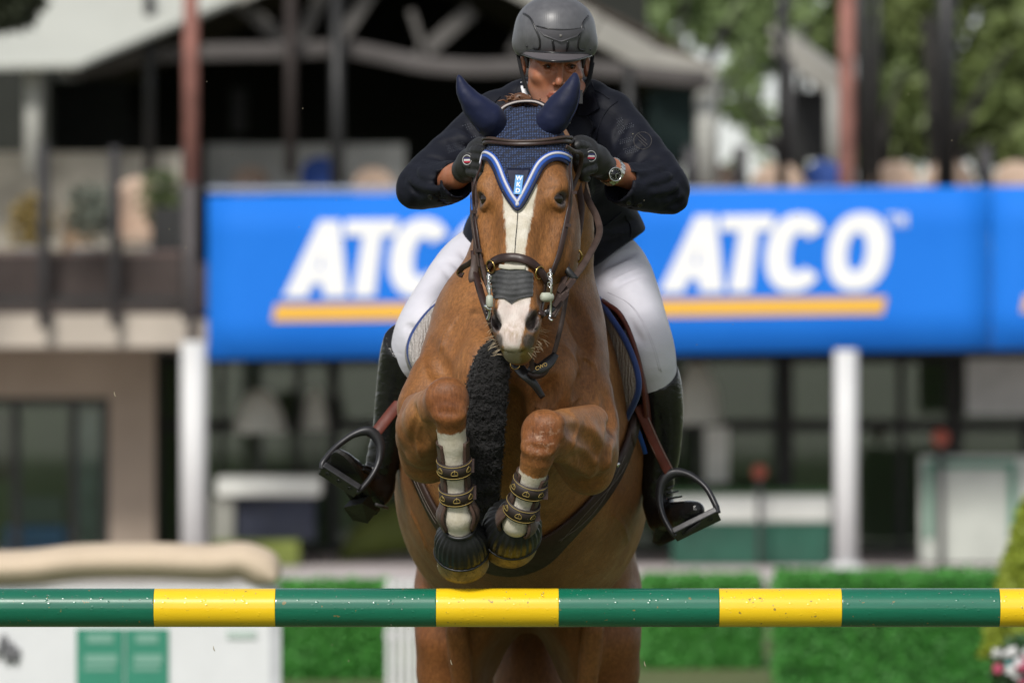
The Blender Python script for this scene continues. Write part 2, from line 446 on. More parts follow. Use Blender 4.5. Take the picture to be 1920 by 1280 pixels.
M = Mat('window_glass'); tr = M.n('BsdfTransparent'); gl = M.n('BsdfGlossy'); gl.inputs['Roughness'].default_value = .03; gl.inputs['Color'].default_value = (.8, .85, .82, 1); tr.inputs['Color'].default_value = (.80, .88, .82, 1)
fz = M.n('Fresnel'); fz.inputs[0].default_value = 1.55; mx = M.n('MixShader'); M.L(fz.outputs[0], mx.inputs[0]); M.L(tr.outputs[0], mx.inputs[1]); M.L(gl.outputs[0], mx.inputs[2]); M.L(mx.outputs[0], M.N['Material Output'].inputs[0]); m_glass = M.m

# ---- clubhouse: stucco ground floor, balcony slab, white columns, glazed front
clu = thing('clubhouse', 'two storey clubhouse with tan wall, white columns and dark glazed front', 'building', (0, 48, 0))
slab('balcony_slab', -420, 588, 350, 650, 59.3, 17, m_cream, clu)
slab('balcony_slab', 352, 600, 2400, 648, 59.9, 16.4, m_cream, clu)
slab('stucco_wall', -420, 652, 290, 745, 61.4, .3, m_stucco, clu)
slab('stucco_wall', 205, 745.2, 290, 1058, 61.4, .3, m_stucco, clu)
slab('stucco_wall', -420, 745.2, -120, 1058, 61.4, .3, m_stucco, clu)
mesh('wall_light', *lathe(B(240, 945, 61.38), (0, -1, 0), [(0, .07), (.05, .07), (.07, .03), (.07, .001)], 16), m_dark, clu)
dr = empty('sliding_door', tuple(B(60, 1045, 64.1))); dr.parent = clu; dr.matrix_parent_inverse = clu.matrix_world.inverted()
for px in (-112, 30, 138, 197): slab('door_frame', px - 8, 748, px + 8, 1055, 61.5, .1, m_dark, dr)
slab('door_head', -120, 746, 205, 760, 61.48, .1, m_dark, dr)
for a, b in ((-104, 22), (38, 130), (146, 189)): slab('pane', a, 760.5, b, 1055, 61.54, .02, m_glass, dr)
post('column', 363, 640, 1062, 59.0, 47, m_white, clu, 24); post('column', 1586, 656, 1080, 58.6, 43, m_white, clu, 24)
for px, d_ in ((363, 59.0), (1586, 58.6)): mesh('column_base', *lathe((bx(px, d_), d_ - CAM_D, .0), (0, 0, 1), [(.04, .19), (.12, .19), (.14, .16), (.14, .01)], 24), m_white, clu)
# glazed front under the balcony
GD = 65.6
gz = empty('glazed_front', tuple(B(1000, 1045, GD))); gz.parent = clu; gz.matrix_parent_inverse = clu.matrix_world.inverted()
vs_ = [(300, 12), (415, 10), (560, 14), (625, 22), (745, 12), (880, 14), (1010, 14), (1140, 14), (1255, 16), (1472, 30), (1568, 12), (1690, 14), (1790, 32), (1925, 20), (2060, 20)]
hs2 = [(672, 16), (797, 22), (1036, 14)]
for px, w_ in vs_: slab('mullion', px - w_ / 2, 664, px + w_ / 2, 1044, GD, .12, m_dark, gz)
for py, w_ in hs2: slab('transom', 290, py - w_ / 2, 2080, py + w_ / 2, GD + .004, .11, m_dark, gz)
for i in range(len(vs_) - 1):
    a = vs_[i][0] + vs_[i][1] / 2; b = vs_[i + 1][0] - vs_[i + 1][1] / 2
    for j in range(2): slab('pane', a, hs2[j][0] + hs2[j][1] / 2, b, hs2[j + 1][0] - hs2[j + 1][1] / 2, GD + .05, .02, m_glass, gz)
# room behind
slab('room_wall', -420, 640, 2200, 1046, 68.5, .3, mat('dark_olive_wall', (0.07, 0.095, 0.042), .9, vs=.4, var=.5), clu)
slab('room_floor', -420, 1044, 2200, 1052, 66, 8, m_dark2, clu)
# things in the room and on the veranda; some stand in for reflections
def item(name, label, cat, *a, mat_=None, **k): return tag(slab(name, *a, mat_, **k), label, cat)
m_wcloth = mat('white_cloth', (0.72, 0.73, 0.68), .8, var=.1, vs=2)
m_dgreen = mat('dark_green_panel', (0.012, 0.075, 0.048), .7, var=.3, vs=2)
m_navyp = mat('navy_panel', (0.020, 0.024, 0.045), .7, var=.4, vs=2)
m_lime = mat('olive_green_cover', (0.13, 0.16, 0.03), .8, var=.3, vs=2)
def parasol(px, y0, y1, y2, wpx, d, label):  # cone on a stem, modelled where the glass mirrors a white tent
    t = thing('parasol', label, 'parasol', tuple(B(px, 1058, d)), 'white parasols under the balcony'); a = B(px, y0, d); h = R(y1 - y0, d - 15); r = R(wpx / 2, d - 15)
    mesh('reflection_cone', *lathe(a, (0, 0, -1), [(0, r * .25), (h * .1, r * .45), (h * .45, r * .8), (h * .95, r), (h, r * .98), (h * .92, r * .8), (h * .3, .02)], 8), mat('reflected_white', (.42, .43, .39), .85), t); mesh('cone_stem', *tube([B(px, y2, d), a], .025, 2, 8), m_dark2, t)
parasol(488, 730, 812, 1058, 100, 61.6, 'wide white parasol left of the rider\'s boot'); parasol(590, 728, 806, 1058, 52, 62.2, 'narrow white parasol beside the rider\'s boot at left')
t = thing('table', 'white clothed table behind the left column', 'table', tuple(B(480, 1040, 63.6)))
slab('cloth_top', 405, 893, 600, 930, 60.8, .9, m_wcloth, t, bev=.03); slab('skirt', 440, 930.5, 590, 1012, 61.0, .6, m_navyp, t); slab('skirt', 398, 930.5, 438, 1030, 60.9, .6, mat('grey_cloth', (.25, .25, .22), .8), t)
item('ground_cover', 'olive green cover on the floor behind the left column', 'cover', 400, 1013, 560, 1060, 60.6, .5, mat_=m_lime)
tag(mesh('bank', *tube([B(640, 1046, 62.6), B(690, 1010, 62.8), B(760, 985, 63)], [.05, .22, .3], 8, 10), m_lime), 'olive green grassy mound near the stirrup at left', 'mound')
t = thing('counter', 'long white and dark green counter behind the right stirrup', 'counter', tuple(B(1430, 1040, 63)))  # slabs built where the glazing shows broken reflections
slab('reflected_top', 1255, 928, 1560, 978, 60.8, .7, m_wcloth, t, bev=.04); slab('reflected_front', 1262, 978.5, 1556, 1058, 60.85, .6, m_dgreen, t); slab('reflected_trim', 1258, 918, 1560, 927.5, 60.9, .5, mat('mid_green', (.06, .14, .05), .8), t)
item('column_panel', 'pale narrow upright panel near the right boot', 'panel', 1322, 800, 1366, 905, 61.6, .1, mat_=mat('grey_white', (.48, .48, .44), .8))
parasol(1308, 680, 795, 1058, 92, 61.8, 'white parasol just right of the rider\'s boot at right')
for px, py, r_, lb in ((1424, 884, 13, 'small round orange red ornament above the white counter'), (1764, 820, 16, 'bright orange red ball ornament right of the white column')):
    o_ = tag(mesh('ball_ornament', *lathe(B(px, py, 60.5), (0, 0, 1), [(-math.cos(a) * R(r_, 47.6), max(math.sin(a), .01) * R(r_, 47.6)) for a in np.linspace(0.05, 3.09, 10)], 18), mat('orange_red_paint', (0.34, 0.075, 0.045), .6)), lb, 'ornament', 'ball ornaments by the glazed front')
    mesh('stand', *tube([B(px, 1060, 60.5), B(px, py + r_, 60.5)], .03, 2, 8), m_dark2, o_)
t = thing('board_reflection', 'pale sign board with a green border standing at the right edge', 'sign', tuple(B(1825, 1045, 62)))  # upright panel modelled in place of a reflection in the glazing
slab('reflected_panel', 1725, 855, 1935, 1055, 60.6, .08, mat('pale_reflected_panel', (.40, .42, .38), .7, var=.15, vs=2), t)
slab('reflected_border', 1735, 864, 1748, 1010, 60.57, .02, mat('reflected_green', (.03, .16, .10)), t); slab('reflected_border', 1892, 864, 1905, 1010, 60.57, .02, mat('reflected_green', (.03, .16, .10)), t); slab('reflected_border', 1748.5, 864, 1891.5, 876, 60.57, .02, mat('reflected_green', (.03, .16, .10)), t)
item('wall_screen', 'pale grey screen under the banner at the right edge', 'screen', 1812, 672, 1960, 778, 62.0, .1, mat_=mat('pale_grey', (.42, .43, .43), .6))
item('bin', 'blue plastic bin standing inside the left doorway', 'bin', 8, 985, 122, 1054, 62, .7, mat_=mat('blue_plastic', (.02, .14, .50), .5), bev=.03)
item('towel', 'pale cloth hanging inside the left doorway', 'cloth', 148, 765, 186, 1030, 61.9, .1, mat_=mat('pale_blue_cloth', (.26, .27, .32), .8, var=.35, vs=4))
item('shelf_unit', 'brown shelf unit inside the doorway at the far left', 'shelf', -60, 770, 26, 900, 62.6, .4, mat_=mat('brown_board', (.08, .05, .04), .8))
item('crate', 'grey crate on the blue bin inside the doorway', 'crate', 20, 930, 118, 984, 62.1, .5, mat_=mat('grey_plastic', (.12, .125, .14), .6), bev=.03)

# ---- upper deck: riser, railings, posts
dk = thing('upper_terrace', 'raised dark timber terrace with railings behind the blue banner', 'terrace', (0, 47, 2.8))
slab('riser', -420, 492, 2400, 585, 63.0, 12, m_brown, dk)
for px, y0, y1, w_ in ((82, 270, 615, 22), (215, 275, 612, 20), (350, 275, 600, 22)): post('rail_post', px, y0, y1, 59.1, w_, m_dark2, dk, 8)
slab('rail', -420, 556, 345, 570, 59.2, .06, m_dark, dk); slab('kick_board', -420, 478, 340, 555, 59.4, .05, m_brown, dk); slab('kick_board', -420, 470, 340, 477, 59.4, .05, mat('pinkish_timber', (.15, .10, .09), .8), dk)
for px in (1295, 1388, 1848): post('rail_post', px, 275, 360, 60.4, 26, m_dark2, dk, 8)
slab('rail', 385, 352, 2300, 360, 60.3, .05, m_dark2, dk)
slab('windbreak', -420, 285, 340, 500, 62.9, .05, mat('mottled_pale_windbreak', (.40, .37, .31), .8, var=.5, vs=1.6), dk)
slab('ledge', 386, 270, 760, 353, 66, .1, mat('pale_grey_green_board', (.52, .52, .48), .8, var=.3, vs=1.5), dk)
slab('speaker_box', 285, 388, 345, 522, 59.8, .5, m_dark, dk)
# round-backed chairs on the terrace
def chair(px, py, d, wpx, label, col):
    t = thing('tub_chair', label, 'chair', tuple(B(px, py + 130, d)), 'round backed chairs on the terrace'); r = R(wpx / 2, d - CAM_D); m_ = mat('chair_' + col, {'peach': (.46, .34, .26), 'tan': (.34, .25, .17), 'blue': (.02, .06, .24)}[col], .8, var=.12)
    a = np.linspace(-.1, math.pi + .1, 18); base = B(px, py + wpx * .5, d); outer = np.array([base + np.array((r * math.cos(q), 0, r * .95 * math.sin(q))) for q in a]); lowr = np.array([base + np.array((r * math.cos(q), 0, -.45)) for q in a])
    u = np.linspace(0, 1, 6)[:, None, None]; bend = np.array([[0, .16 * abs(math.cos(q)) ** 2 * -1, 0] for q in a]); G = (outer + bend) * (1 - u) + (lowr + bend) * u
    mesh('backrest', *sheet0(G, .07), m_, t); boxo('seat', tuple(base + np.array((0, -.3, -.45))), (2 * r * .9, .55, .12), m_, t, bev=.03)
    for sx in (-1, 1):
        for sy in (-.5, -.08): bar('leg', base + np.array((sx * r * .8, sy, -.52)), base + np.array((sx * r * .8, sy, -.9)), .04, .04, m_dark, t)
def sheet0(G, th):
    m, n, _ = G.shape; V = np.vstack([G.reshape(-1, 3), (G + np.array((0, th, 0))).reshape(-1, 3)]); k = m * n; F = []
    for i in range(m - 1):
        for j in range(n - 1): a, b, c, d = i * n + j, i * n + j + 1, (i + 1) * n + j + 1, (i + 1) * n + j; F += [(a, d, c, b), (k + a, k + b, k + c, k + d)]
    rim = [i * n for i in range(m)] + [(m - 1) * n + j for j in range(1, n)] + [i * n + n - 1 for i in range(m - 2, -1, -1)] + [j for j in range(n - 2, 0, -1)]
    for a, b in zip(rim, rim[1:] + rim[:1]): F.append((a, k + a, k + b, b))
    return V, F
for px, py, w_, lb, co in ((1458, 302, 104, 'peach round backed chair left of the blue one', 'peach'), (1545, 298, 70, 'blue round backed chair beside the red brown post', 'blue'), (1678, 300, 88, 'peach round backed chair just right of the red brown post', 'peach'), (1778, 298, 98, 'peach round backed chair second from the right edge', 'peach'),
                           (1345, 305, 84, 'peach round backed chair right of the rider\'s elbow', 'peach'), (1905, 300, 90, 'peach round backed chair at the right edge', 'peach'), (258, 330, 78, 'peach round backed chair on the terrace right of the second rail post', 'peach'), (150, 375, 64, 'tan round backed chair on the terrace between the two dark rail posts', 'tan'),
                           (470, 310, 70, 'peach round backed chair above the left end of the banner', 'peach'), (600, 292, 70, 'blue round backed chair above the left banner', 'blue'), (700, 312, 76, 'peach round backed chair above the banner near the rider\'s left sleeve in view', 'peach')):
    chair(px, py, 65.0 if px > 300 else 61.5, w_, lb, co)
# potted shrubs
def leaves(c, rad, n, size, seed, flat=1.0, mask=None):
    r = np.random.RandomState(seed); P = r.normal(size=(n, 3)); P = P / np.linalg.norm(P, axis=1)[:, None] * (r.rand(n, 1) ** .45)
    P = P * np.asarray(rad) + np.asarray(c)
    if mask is not None: P = P[mask(P)]
    n = len(P); a = unit(r.normal(size=(n, 3))); b = unit(np.cross(a, r.normal(size=(n, 3)))); s = size * (.6 + .8 * r.rand(n, 1))
    V = np.stack([P - a * s, P + b * s * .45, P + a * s, P - b * s * .45], 1).reshape(-1, 3); return V, np.arange(4 * n).reshape(-1, 4)
def leafmat(name, c0, c1, sc_=3.0):
    if name in _mc: return _mc[name]
    M = Mat(name); v = M.co(); g = M.n('NewGeometry'); cc = M.mix(M.noise(v, sc_, 4), c0, c1); cc = M.mix(.35, cc, M.ramp(M.noise(v, sc_ * 14, 2), [(0.3, c0), (0.7, c1)]))
    M.set(Base_Color=cc, Roughness=.6, Transmission_Weight=0.0, Subsurface_Weight=0.0); _mc[name] = M.m; return M.m
for i, (px, py, lb) in enumerate(((60, 420, 'yellowing potted shrub on the terrace left of the first rail post'), (165, 400, 'small green potted shrub between the rail posts'), (302, 372, 'green potted shrub behind the red brown post'))):
    t = thing('potted_shrub', lb, 'plant', tuple(B(px, 480, 60.6)), 'potted shrubs on the terrace'); V, F = leaves(B(px, py, 60.6), (.26, .2, .34), 500, .05, 40 + i); mesh('foliage', V, F, leafmat('shrub_leaf_%d' % i, *[((.16, .11, .03), (.30, .22, .07)), ((.05, .07, .05), (.20, .22, .18)), ((.05, .08, .03), (.13, .16, .06))][i]), t, smooth=False)
    mesh('pot', *lathe(B(px, 520, 60.6), (0, 0, 1), [(0, .14), (.3, .2), (.32, .2), (.3, .16), (.3, .01)], 16), mat('grey_pot', (.22, .22, .21), .7), t)

# ---- blue advertising banner with lettering
ban = thing('banner', 'long blue sponsor banner reading ATCO hung along the terrace', 'banner', tuple(B(1100, 660, 59.4)))
M = Mat('blue_banner_vinyl'); v = M.co(); M.set(Base_Color=M.ramp(M.noise(v, .8, 4), [(0.3, (0.010, 0.150, 0.620)), (0.7, (0.014, 0.172, 0.670))]), Roughness=.7, Specular_IOR_Level=.15, Normal=M.bump(M.noise(v, 2.5, 3), .06, .05)); m_ban = M.m
BD = 59.0
def bt_(px, py, dd=0.0): return B(px, py + (960 - px) * .0115 + 0.0, BD - dd)
def tilt(px, py): return py - (px - 960) * .0125
for x0, x1 in ((389, 1178), (1179.5, 1858), (1859.5, 2560)):
    xs = np.linspace(x0, x1, 12); G = np.array([[B(x, tilt(x, y), BD) for x in xs] for y in np.linspace(360, 667, 5)]); mesh('banner_panel', *sheet0(G, .02), m_ban, ban)
def shape(name, loops, m, dd):
    cu = bpy.data.curves.new(name, 'CURVE'); cu.dimensions = '2D'; cu.fill_mode = 'BOTH'; cu.extrude = .004
    for L_ in loops:
        s = cu.splines.new('POLY'); s.points.add(len(L_) - 1); s.use_cyclic_u = True
        for p, q in zip(s.points, L_): p.co = (bx(q[0], BD), bz(tilt(q[0], q[1]), BD), 0, 1)
    t = bpy.data.objects.new(name + '_tmp', cu); COL.objects.link(t); me = bpy.data.meshes.new_from_object(t.evaluated_get(bpy.context.evaluated_depsgraph_get())); bpy.data.objects.remove(t)
    me.materials.clear(); me.materials.append(m); me.transform(Matrix.Translation((0, BD - CAM_D - dd, 0)) @ Matrix.Rotation(math.radians(90), 4, 'X')); o = bpy.data.objects.new(name, me); return link(o, ban)
m_lw = mat('white_vinyl', (0.76, 0.76, 0.76), .5, var=.03, bst=0); m_ly = mat('yellow_vinyl', (0.72, 0.40, 0.045), .5, var=.03, bst=0)
def oval(cx, cy, rx, ry, sh, a0=0, a1=360, n=40, p=2.25):
    o = []
    for a in np.linspace(math.radians(a0), math.radians(a1), n, endpoint=(a1 - a0) < 360):
        c, s = math.cos(a), math.sin(a); x = rx * math.copysign(abs(c) ** (2 / p), c); y = ry * math.copysign(abs(s) ** (2 / p), s); o.append((cx + x - sh * y, cy + y))
    return o
for off in (-705, 0, 700):
    L = lambda pts: [(x + off, y) for x, y in pts]
    shape('letter', [L([(1236, 552), (1304, 409), (1342, 409), (1357, 552), (1312, 552), (1309, 527), (1291, 527), (1281, 552)]), L([(1301, 500), (1308, 500), (1309, 470)])], m_lw, .012)
    shape('letter', [L([(1353, 409), (1452, 409), (1447, 438), (1421, 438), (1407, 552), (1366, 552), (1386, 438), (1350, 438)])], m_lw, .012)
    shape('letter', [L(oval(1492, 480, 56, 73, .10, 35, 328) + oval(1497, 480, 17, 37, .10, 318, 45))], m_lw, .012)
    shape('letter', [L(oval(1609, 480, 57, 73, .10)), L(oval(1606, 480, 18, 36, .10))], m_lw, .012)
    shape('underline', [L([(1222, 565), (1662, 565), (1655, 597), (1215, 597)])], m_ly, .012)
    shape('trademark', [L([(1665, 410), (1681, 410), (1681, 414), (1675, 414), (1675, 434), (1671, 434), (1671, 414), (1665, 414)])], m_lw, .012)
    shape('trademark', [L([(1684, 434), (1684, 410), (1688, 410), (1692, 420), (1696, 410), (1700, 410), (1700, 434), (1696, 434), (1696, 420), (1692, 428), (1688, 420), (1688, 434)])], m_lw, .012)
slab('top_hem', 389, 350, 2560, 359, BD + .1, .04, mat('pale_banner_hem', (.32, .36, .46), .7), ban)

# ---- marquees over the terrace
mq = thing('marquee', 'large open fronted marquee with pale gable roof and dark interior', 'marquee', tuple(B(700, 300, 64)))
def plate(name, pts, th, m, parent):
    P = np.array([B(*p) for p in pts]); n = unit(np.cross(P[1] - P[0], P[2] - P[0])) * th; V = np.vstack([P, P + n]); k = len(P)
    return mesh(name, V, [tuple(range(k - 1, -1, -1)), tuple(range(k, 2 * k))] + [(i, (i + 1) % k, k + (i + 1) % k, k + i) for i in range(k)], m, parent, smooth=False)
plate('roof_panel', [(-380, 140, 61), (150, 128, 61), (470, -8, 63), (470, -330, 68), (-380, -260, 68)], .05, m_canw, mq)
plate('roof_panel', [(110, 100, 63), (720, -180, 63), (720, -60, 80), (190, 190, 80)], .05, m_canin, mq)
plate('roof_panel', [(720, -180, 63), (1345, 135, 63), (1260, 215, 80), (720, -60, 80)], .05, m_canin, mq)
bar('gable_trim', B(110, 120, 62.9), B(480, -30, 62.9), R(46, 48), .1, m_cang, mq); bar('gable_trim', B(480, -30, 62.9), B(720, -150, 62.9), R(46, 48), .1, m_cang, mq)
bar('gable_trim', B(720, -150, 62.85), B(1115, 48, 62.85), R(46, 48), .1, m_cang, mq); bar('gable_trim', B(1100, 45, 62.9), B(1215, 108, 62.9), R(52, 48), .12, m_cang, mq); bar('gable_trim', B(1210, 106, 62.88), B(1338, 146, 62.88), R(44, 48), .12, m_cang, mq)
P = catmull([B(130, 132, 62.6), B(200, 122, 62.6), B(270, 104, 62.6), B(400, 98, 62.6), B(540, 96, 62.6), B(640, 92, 62.6), B(720, 105, 62.6), B(800, 122, 62.6), B(900, 128, 62.6), B(970, 126, 62.6), B(1100, 128, 62.6), B(1330, 150, 62.6)], 50)
mesh('valance', *ribbon(P, np.array((0, -1., 0)), R(32, 48), .04), mat('grey_brown_valance', (.075, .068, .065), .9, var=.2, vs=.8), mq)
m_strut = mat('grey_strut', (.085, .080, .075), .8)
for a, b, w_ in (((430, -10), (545, 88), 30), ((605, -10), (560, 80), 26), ((700, -20), (640, 72), 26), ((770, 20), (800, 110), 14), ((885, 20), (785, 108), 30), ((1010, 10), (960, 100), 22)): bar('strut', B(*a, 63.5), B(*b, 63.5), R(w_, 48), .08, m_strut, mq)
for px, w_, y1 in ((280, 20, 330), (545, 22, 330), (632, 26, 470), (1180, 20, 330)): post('pole', px, -20 if px != 1180 else 120, y1, 62.3, w_, m_dark if px != 545 else mat('very_dark_timber', (.022, .015, .013), .8), mq, 10)
post('pole', 1325, 140, 345, 63, 44, mat('pale_canvas_pole', (.36, .36, .33), .8), mq, 10); post('pole', 62, 120, 330, 61.5, 34, mat('pale_canvas_pole', (.36, .36, .33)), mq, 10)
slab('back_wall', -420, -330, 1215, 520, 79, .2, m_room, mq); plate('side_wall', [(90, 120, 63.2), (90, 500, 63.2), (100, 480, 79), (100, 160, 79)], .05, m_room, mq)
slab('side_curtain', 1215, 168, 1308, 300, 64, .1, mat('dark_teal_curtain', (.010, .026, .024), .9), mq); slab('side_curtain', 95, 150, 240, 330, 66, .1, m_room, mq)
slab('hanging_sheet', 432, 165, 462, 250, 70, .05, mat('grey_sheet', (.10, .10, .10), .9), mq)
m2 = thing('small_marquee', 'small pale roofed tent beside the red brown post at right', 'tent', tuple(B(1520, 330, 66)))
plate('roof', [(1440, 60, 66), (1575, 160, 66), (1600, 160, 72), (1480, 70, 72)], .08, m_cang, m2); bar('roof_edge', B(1455, 78, 65.9), B(1576, 168, 65.9), R(46, 51), .15, m_cang, m2)
slab('interior', 1475, 170, 1558, 300, 68, .1, m_dark, m2); post('pole', 1562, 165, 345, 65.8, 26, mat('pale_canvas_pole', (.36, .36, .33)), m2, 10); post('pole', 1478, 110, 345, 65.8, 18, m_dark2, m2, 10)  # black sheet stands in for the shade inside the tent

# red-brown posts in front of the terrace
for px, y1, w_, lb in ((358, 345, 29, 'tall red brown post at the left end of the banner'), (1588, 350, 31, 'tall peeling red brown post above the right half of the banner')):
    t = thing('tall_post', lb, 'post', tuple(B(px, y1, 58.9)), 'red brown posts along the terrace'); post('shaft', px, -160, y1 if px < 900 else 640, 58.9 if px < 900 else 59.5, w_, m_redp, t, 14)
    if px < 900: post('foot_sleeve', px - 1, y1, y1 + 255, 58.85, w_ - 4, mat('weathered_grey_sleeve', (.085, .075, .075), .8), t, 12)

for px, w_, lb in ((1466, 20, 'thin dark post left of the small tent'), (1616, 22, 'thin dark post just right of the red brown post'), (1645, 14, 'thinnest dark post right of the red brown post'), (1774, 38, 'thick black post near the right edge')):
    post('dark_post', px, -160, 352, 64.0, w_, m_dark, None, 12); tag(bpy.context.scene.objects[-1] if False else COL.objects[-1], lb, 'post', 'dark posts at the upper right')
# ---- trees
m_bark = mat('dark_bark', (0.020, 0.018, 0.016), .95, var=.4, vs=3, bs=14, bst=.6, bd=.03)
def tree(name, label, base_px, d, trunk_w, crown, seed, c0, c1, y_base=420, n=2600, size=.13, limbs=6):
    t = thing(name, label, 'tree', tuple(B(base_px, y_base, d) * np.array((1, 1, 0))), 'trees behind the terrace'); r = random.Random(seed)
    b0 = B(base_px, y_base, d); b0[2] = 0; top = B(crown[0][0], crown[0][1], d); 
    parts = [tube([b0, b0 * .5 + top * .5 + np.array((r.gauss(0, .1), 0, 0)), top], [R(trunk_w * .55, d - 15), R(trunk_w * .5, d - 15), R(trunk_w * .28, d - 15)], 10, 9)]
    for (cx, cy, rx, ry) in crown[:limbs]:
        e = B(cx, cy, d) + np.array((0, r.uniform(-.6, .6), 0)); s = b0 * .35 + top * .65; parts.append(tube([s, s * .5 + e * .5 + np.array((0, 0, .2)), e], [.09, .06, .02], 7, 6))
    mesh('trunk', *joinm(parts), m_bark, t); V_, F_, k = [], [], 0
    for i, (cx, cy, rx, ry) in enumerate(crown):
        V, F = leaves(B(cx, cy, d + 3.5), (R(rx, d - 15), R((rx + ry) / 2, d - 15), R(ry, d - 15)), int(n * rx * ry / 6000), size, seed * 31 + i); V_.append(V); F_.append(F + k); k += len(V)
    mesh('crown', np.vstack(V_), np.vstack(F_), leafmat('leaf_' + name + str(seed), tuple(x * 1.35 for x in c0), tuple(x * 1.35 for x in c1), .8), t, smooth=False)
tree('leafy_tree', 'leafy green tree rising behind the marquee, right of the helmet', 1290, 84, 18, [(1210, 40, 90, 55), (1290, -30, 120, 70), (1360, 40, 90, 60), (1250, 95, 60, 40), (1420, 90, 60, 60), (1400, -20, 80, 60), (1340, -60, 60, 50)], 3, (.07, .12, .035), (.20, .26, .11), n=430)
tree('leafy_tree', 'leafy green tree between the small tent and the red brown post', 1465, 82, 26, [(1510, 40, 60, 60), (1470, -40, 80, 60), (1545, 90, 50, 50), (1440, 30, 40, 70), (1385, 175, 55, 70), (1430, 235, 40, 50)], 4, (.065, .11, .03), (.19, .25, .10), n=380)
tree('dark_tree', 'dark trunked tree just right of the red brown post', 1616, 76, 26, [(1640, 40, 80, 80), (1700, 120, 80, 90), (1650, 200, 70, 70), (1610, -40, 90, 60), (1560, 60, 30, 60)], 5, (.04, .07, .018), (.13, .165, .055), n=700)
tree('dark_tree', 'dark tree with the thickest black trunk near the right edge', 1776, 74, 40, [(1740, 30, 90, 80), (1830, 180, 110, 100), (1740, 210, 80, 70), (1900, 80, 90, 100), (1800, -50, 120, 70), (1870, 260, 90, 50)], 6, (.04, .07, .018), (.14, .165, .05), n=620)
tree('leafy_tree', 'yellowish green tree at the far right edge', 1900, 80, 20, [(1880, 160, 90, 110), (1940, 40, 90, 90), (1960, 240, 90, 80), (1700, 40, 80, 70), (1690, 270, 110, 40)], 8, (.06, .095, .02), (.19, .22, .07), n=480)
tree('slim_tree', 'slim dark trunked tree second right of the red brown post', 1650, 80, 16, [(1660, 90, 50, 90), (1690, 0, 60, 60), (1720, 230, 80, 70)], 9, (.045, .075, .02), (.15, .19, .065), n=480)
kind(mesh('far_wood', *leaves(np.array((8.0, 110, 4.5)), (26, 5, 2.6), 3500, .34, 77), leafmat('far_leaf', (.05, .085, .03), (.14, .18, .08), .3), smooth=False), 'stuff')
bpy.data.objects['far_wood']['label'] = 'distant green wood behind the trees at right'; 
t = thing('overhanging_tree', 'dark leafy branch hanging into the top left corner', 'tree', tuple(B(-260, 1060, 57) * np.array((1, 1, 0)))); V, F = leaves(B(5, -5, 57), (.45, .5, .36), 2600, .06, 91); mesh('crown', V, F, leafmat('leaf_over', (.012, .016, .006), (.035, .045, .016)), t, smooth=False)
b0 = B(-260, 1060, 57); b0[2] = 0; mesh('trunk', *tube([b0, B(-250, 400, 57), B(-180, 60, 57), B(0, -10, 57)], [.2, .16, .09, .03], 16, 8), m_bark, t)

# ---- hedges, gate, filler wall, shrubs on the turf
def hedge(name, x0, x1, y0, d, depth, label, seed):
    t = thing(name, label, 'hedge', tuple(B((x0 + x1) / 2, 1255, d) * np.array((1, 1, 0))), 'clipped box hedges on the turf'); X0, X1, Z1 = bx(x0, d), bx(x1, d), bz(y0, d); r = np.random.RandomState(seed); n = 11000
    core = boxo('core', ((X0 + X1) / 2, d - CAM_D + depth / 2, Z1 / 2), (X1 - X0 - .04, depth - .04, Z1 - .02), mat('hedge_core', (.018, .07, .014), .9), t)
    P = r.rand(n, 3) * np.array((X1 - X0, depth, Z1)) + np.array((X0, d - CAM_D, 0)); f = r.rand(n); P[f < .55, 1] = d - CAM_D; P[(f >= .55) & (f < .85), 2] = Z1; P[(f >= .85) & (f < .92), 0] = X0; P[f >= .92, 0] = X1; P += r.normal(size=(n, 3)) * .015
    a = unit(r.normal(size=(n, 3))); b = unit(np.cross(a, r.normal(size=(n, 3)))); s = .020 * (.6 + .8 * r.rand(n, 1)); V = np.stack([P - a * s, P + b * s * .55, P + a * s, P - b * s * .55], 1).reshape(-1, 3)
    mesh('leaves', V, np.arange(4 * n).reshape(-1, 4), leafmat('hedge_leaf', (.030, .165, .022), (.075, .31, .045), 2.0), t, smooth=False)
hedge('box_hedge', 520, 728, 1100, 37.5, .8, 'clipped green hedge between the white panel and the white gate', 1)
hedge('box_hedge', 1212, 1425, 1088, 39.0, .8, 'clipped green hedge right of the horse\'s belly', 2)
hedge('box_hedge', 1464, 1875, 1082, 36.6, .9, 'longest clipped green hedge, below the right white column', 3)
hedge('box_hedge', 880, 1200, 1100, 40.5, .6, 'clipped green hedge seen behind the horse\'s hind legs', 4)
g = thing('white_gate', 'white slatted gate panel left of the horse\'s hind leg', 'gate', tuple(B(757, 1300, 35) * np.array((1, 1, 0))))
for px in (729, 744, 759, 774, 789): slab('slat', px - 5, 1086, px + 5, 1345, 35, .03, m_white, g)
for py in (1100, 1190, 1300): slab('rail', 722, py - 7, 796, py + 7, 35.04, .03, m_white, g)
fw = thing('filler_wall', 'white sponsor panel wall with cream coping behind the pole at left', 'jump filler', tuple(B(250, 1400, 28) * np.array((1, 1, 0))))
D_ = 28.0; slab('panel', -60, 1098, 526, 1440, D_, .06, mat('white_board', (.62, .63, .64), .6, var=.03), fw)
P = catmull([B(-60, 1066, D_ + .1), B(60, 1062, D_ + .1), B(150, 1052, D_ + .1), B(280, 1050, D_ + .1), B(400, 1054, D_ + .1), B(455, 1050, D_ + .1), B(498, 1068, D_ + .1), B(520, 1085, D_ + .1)], 30)
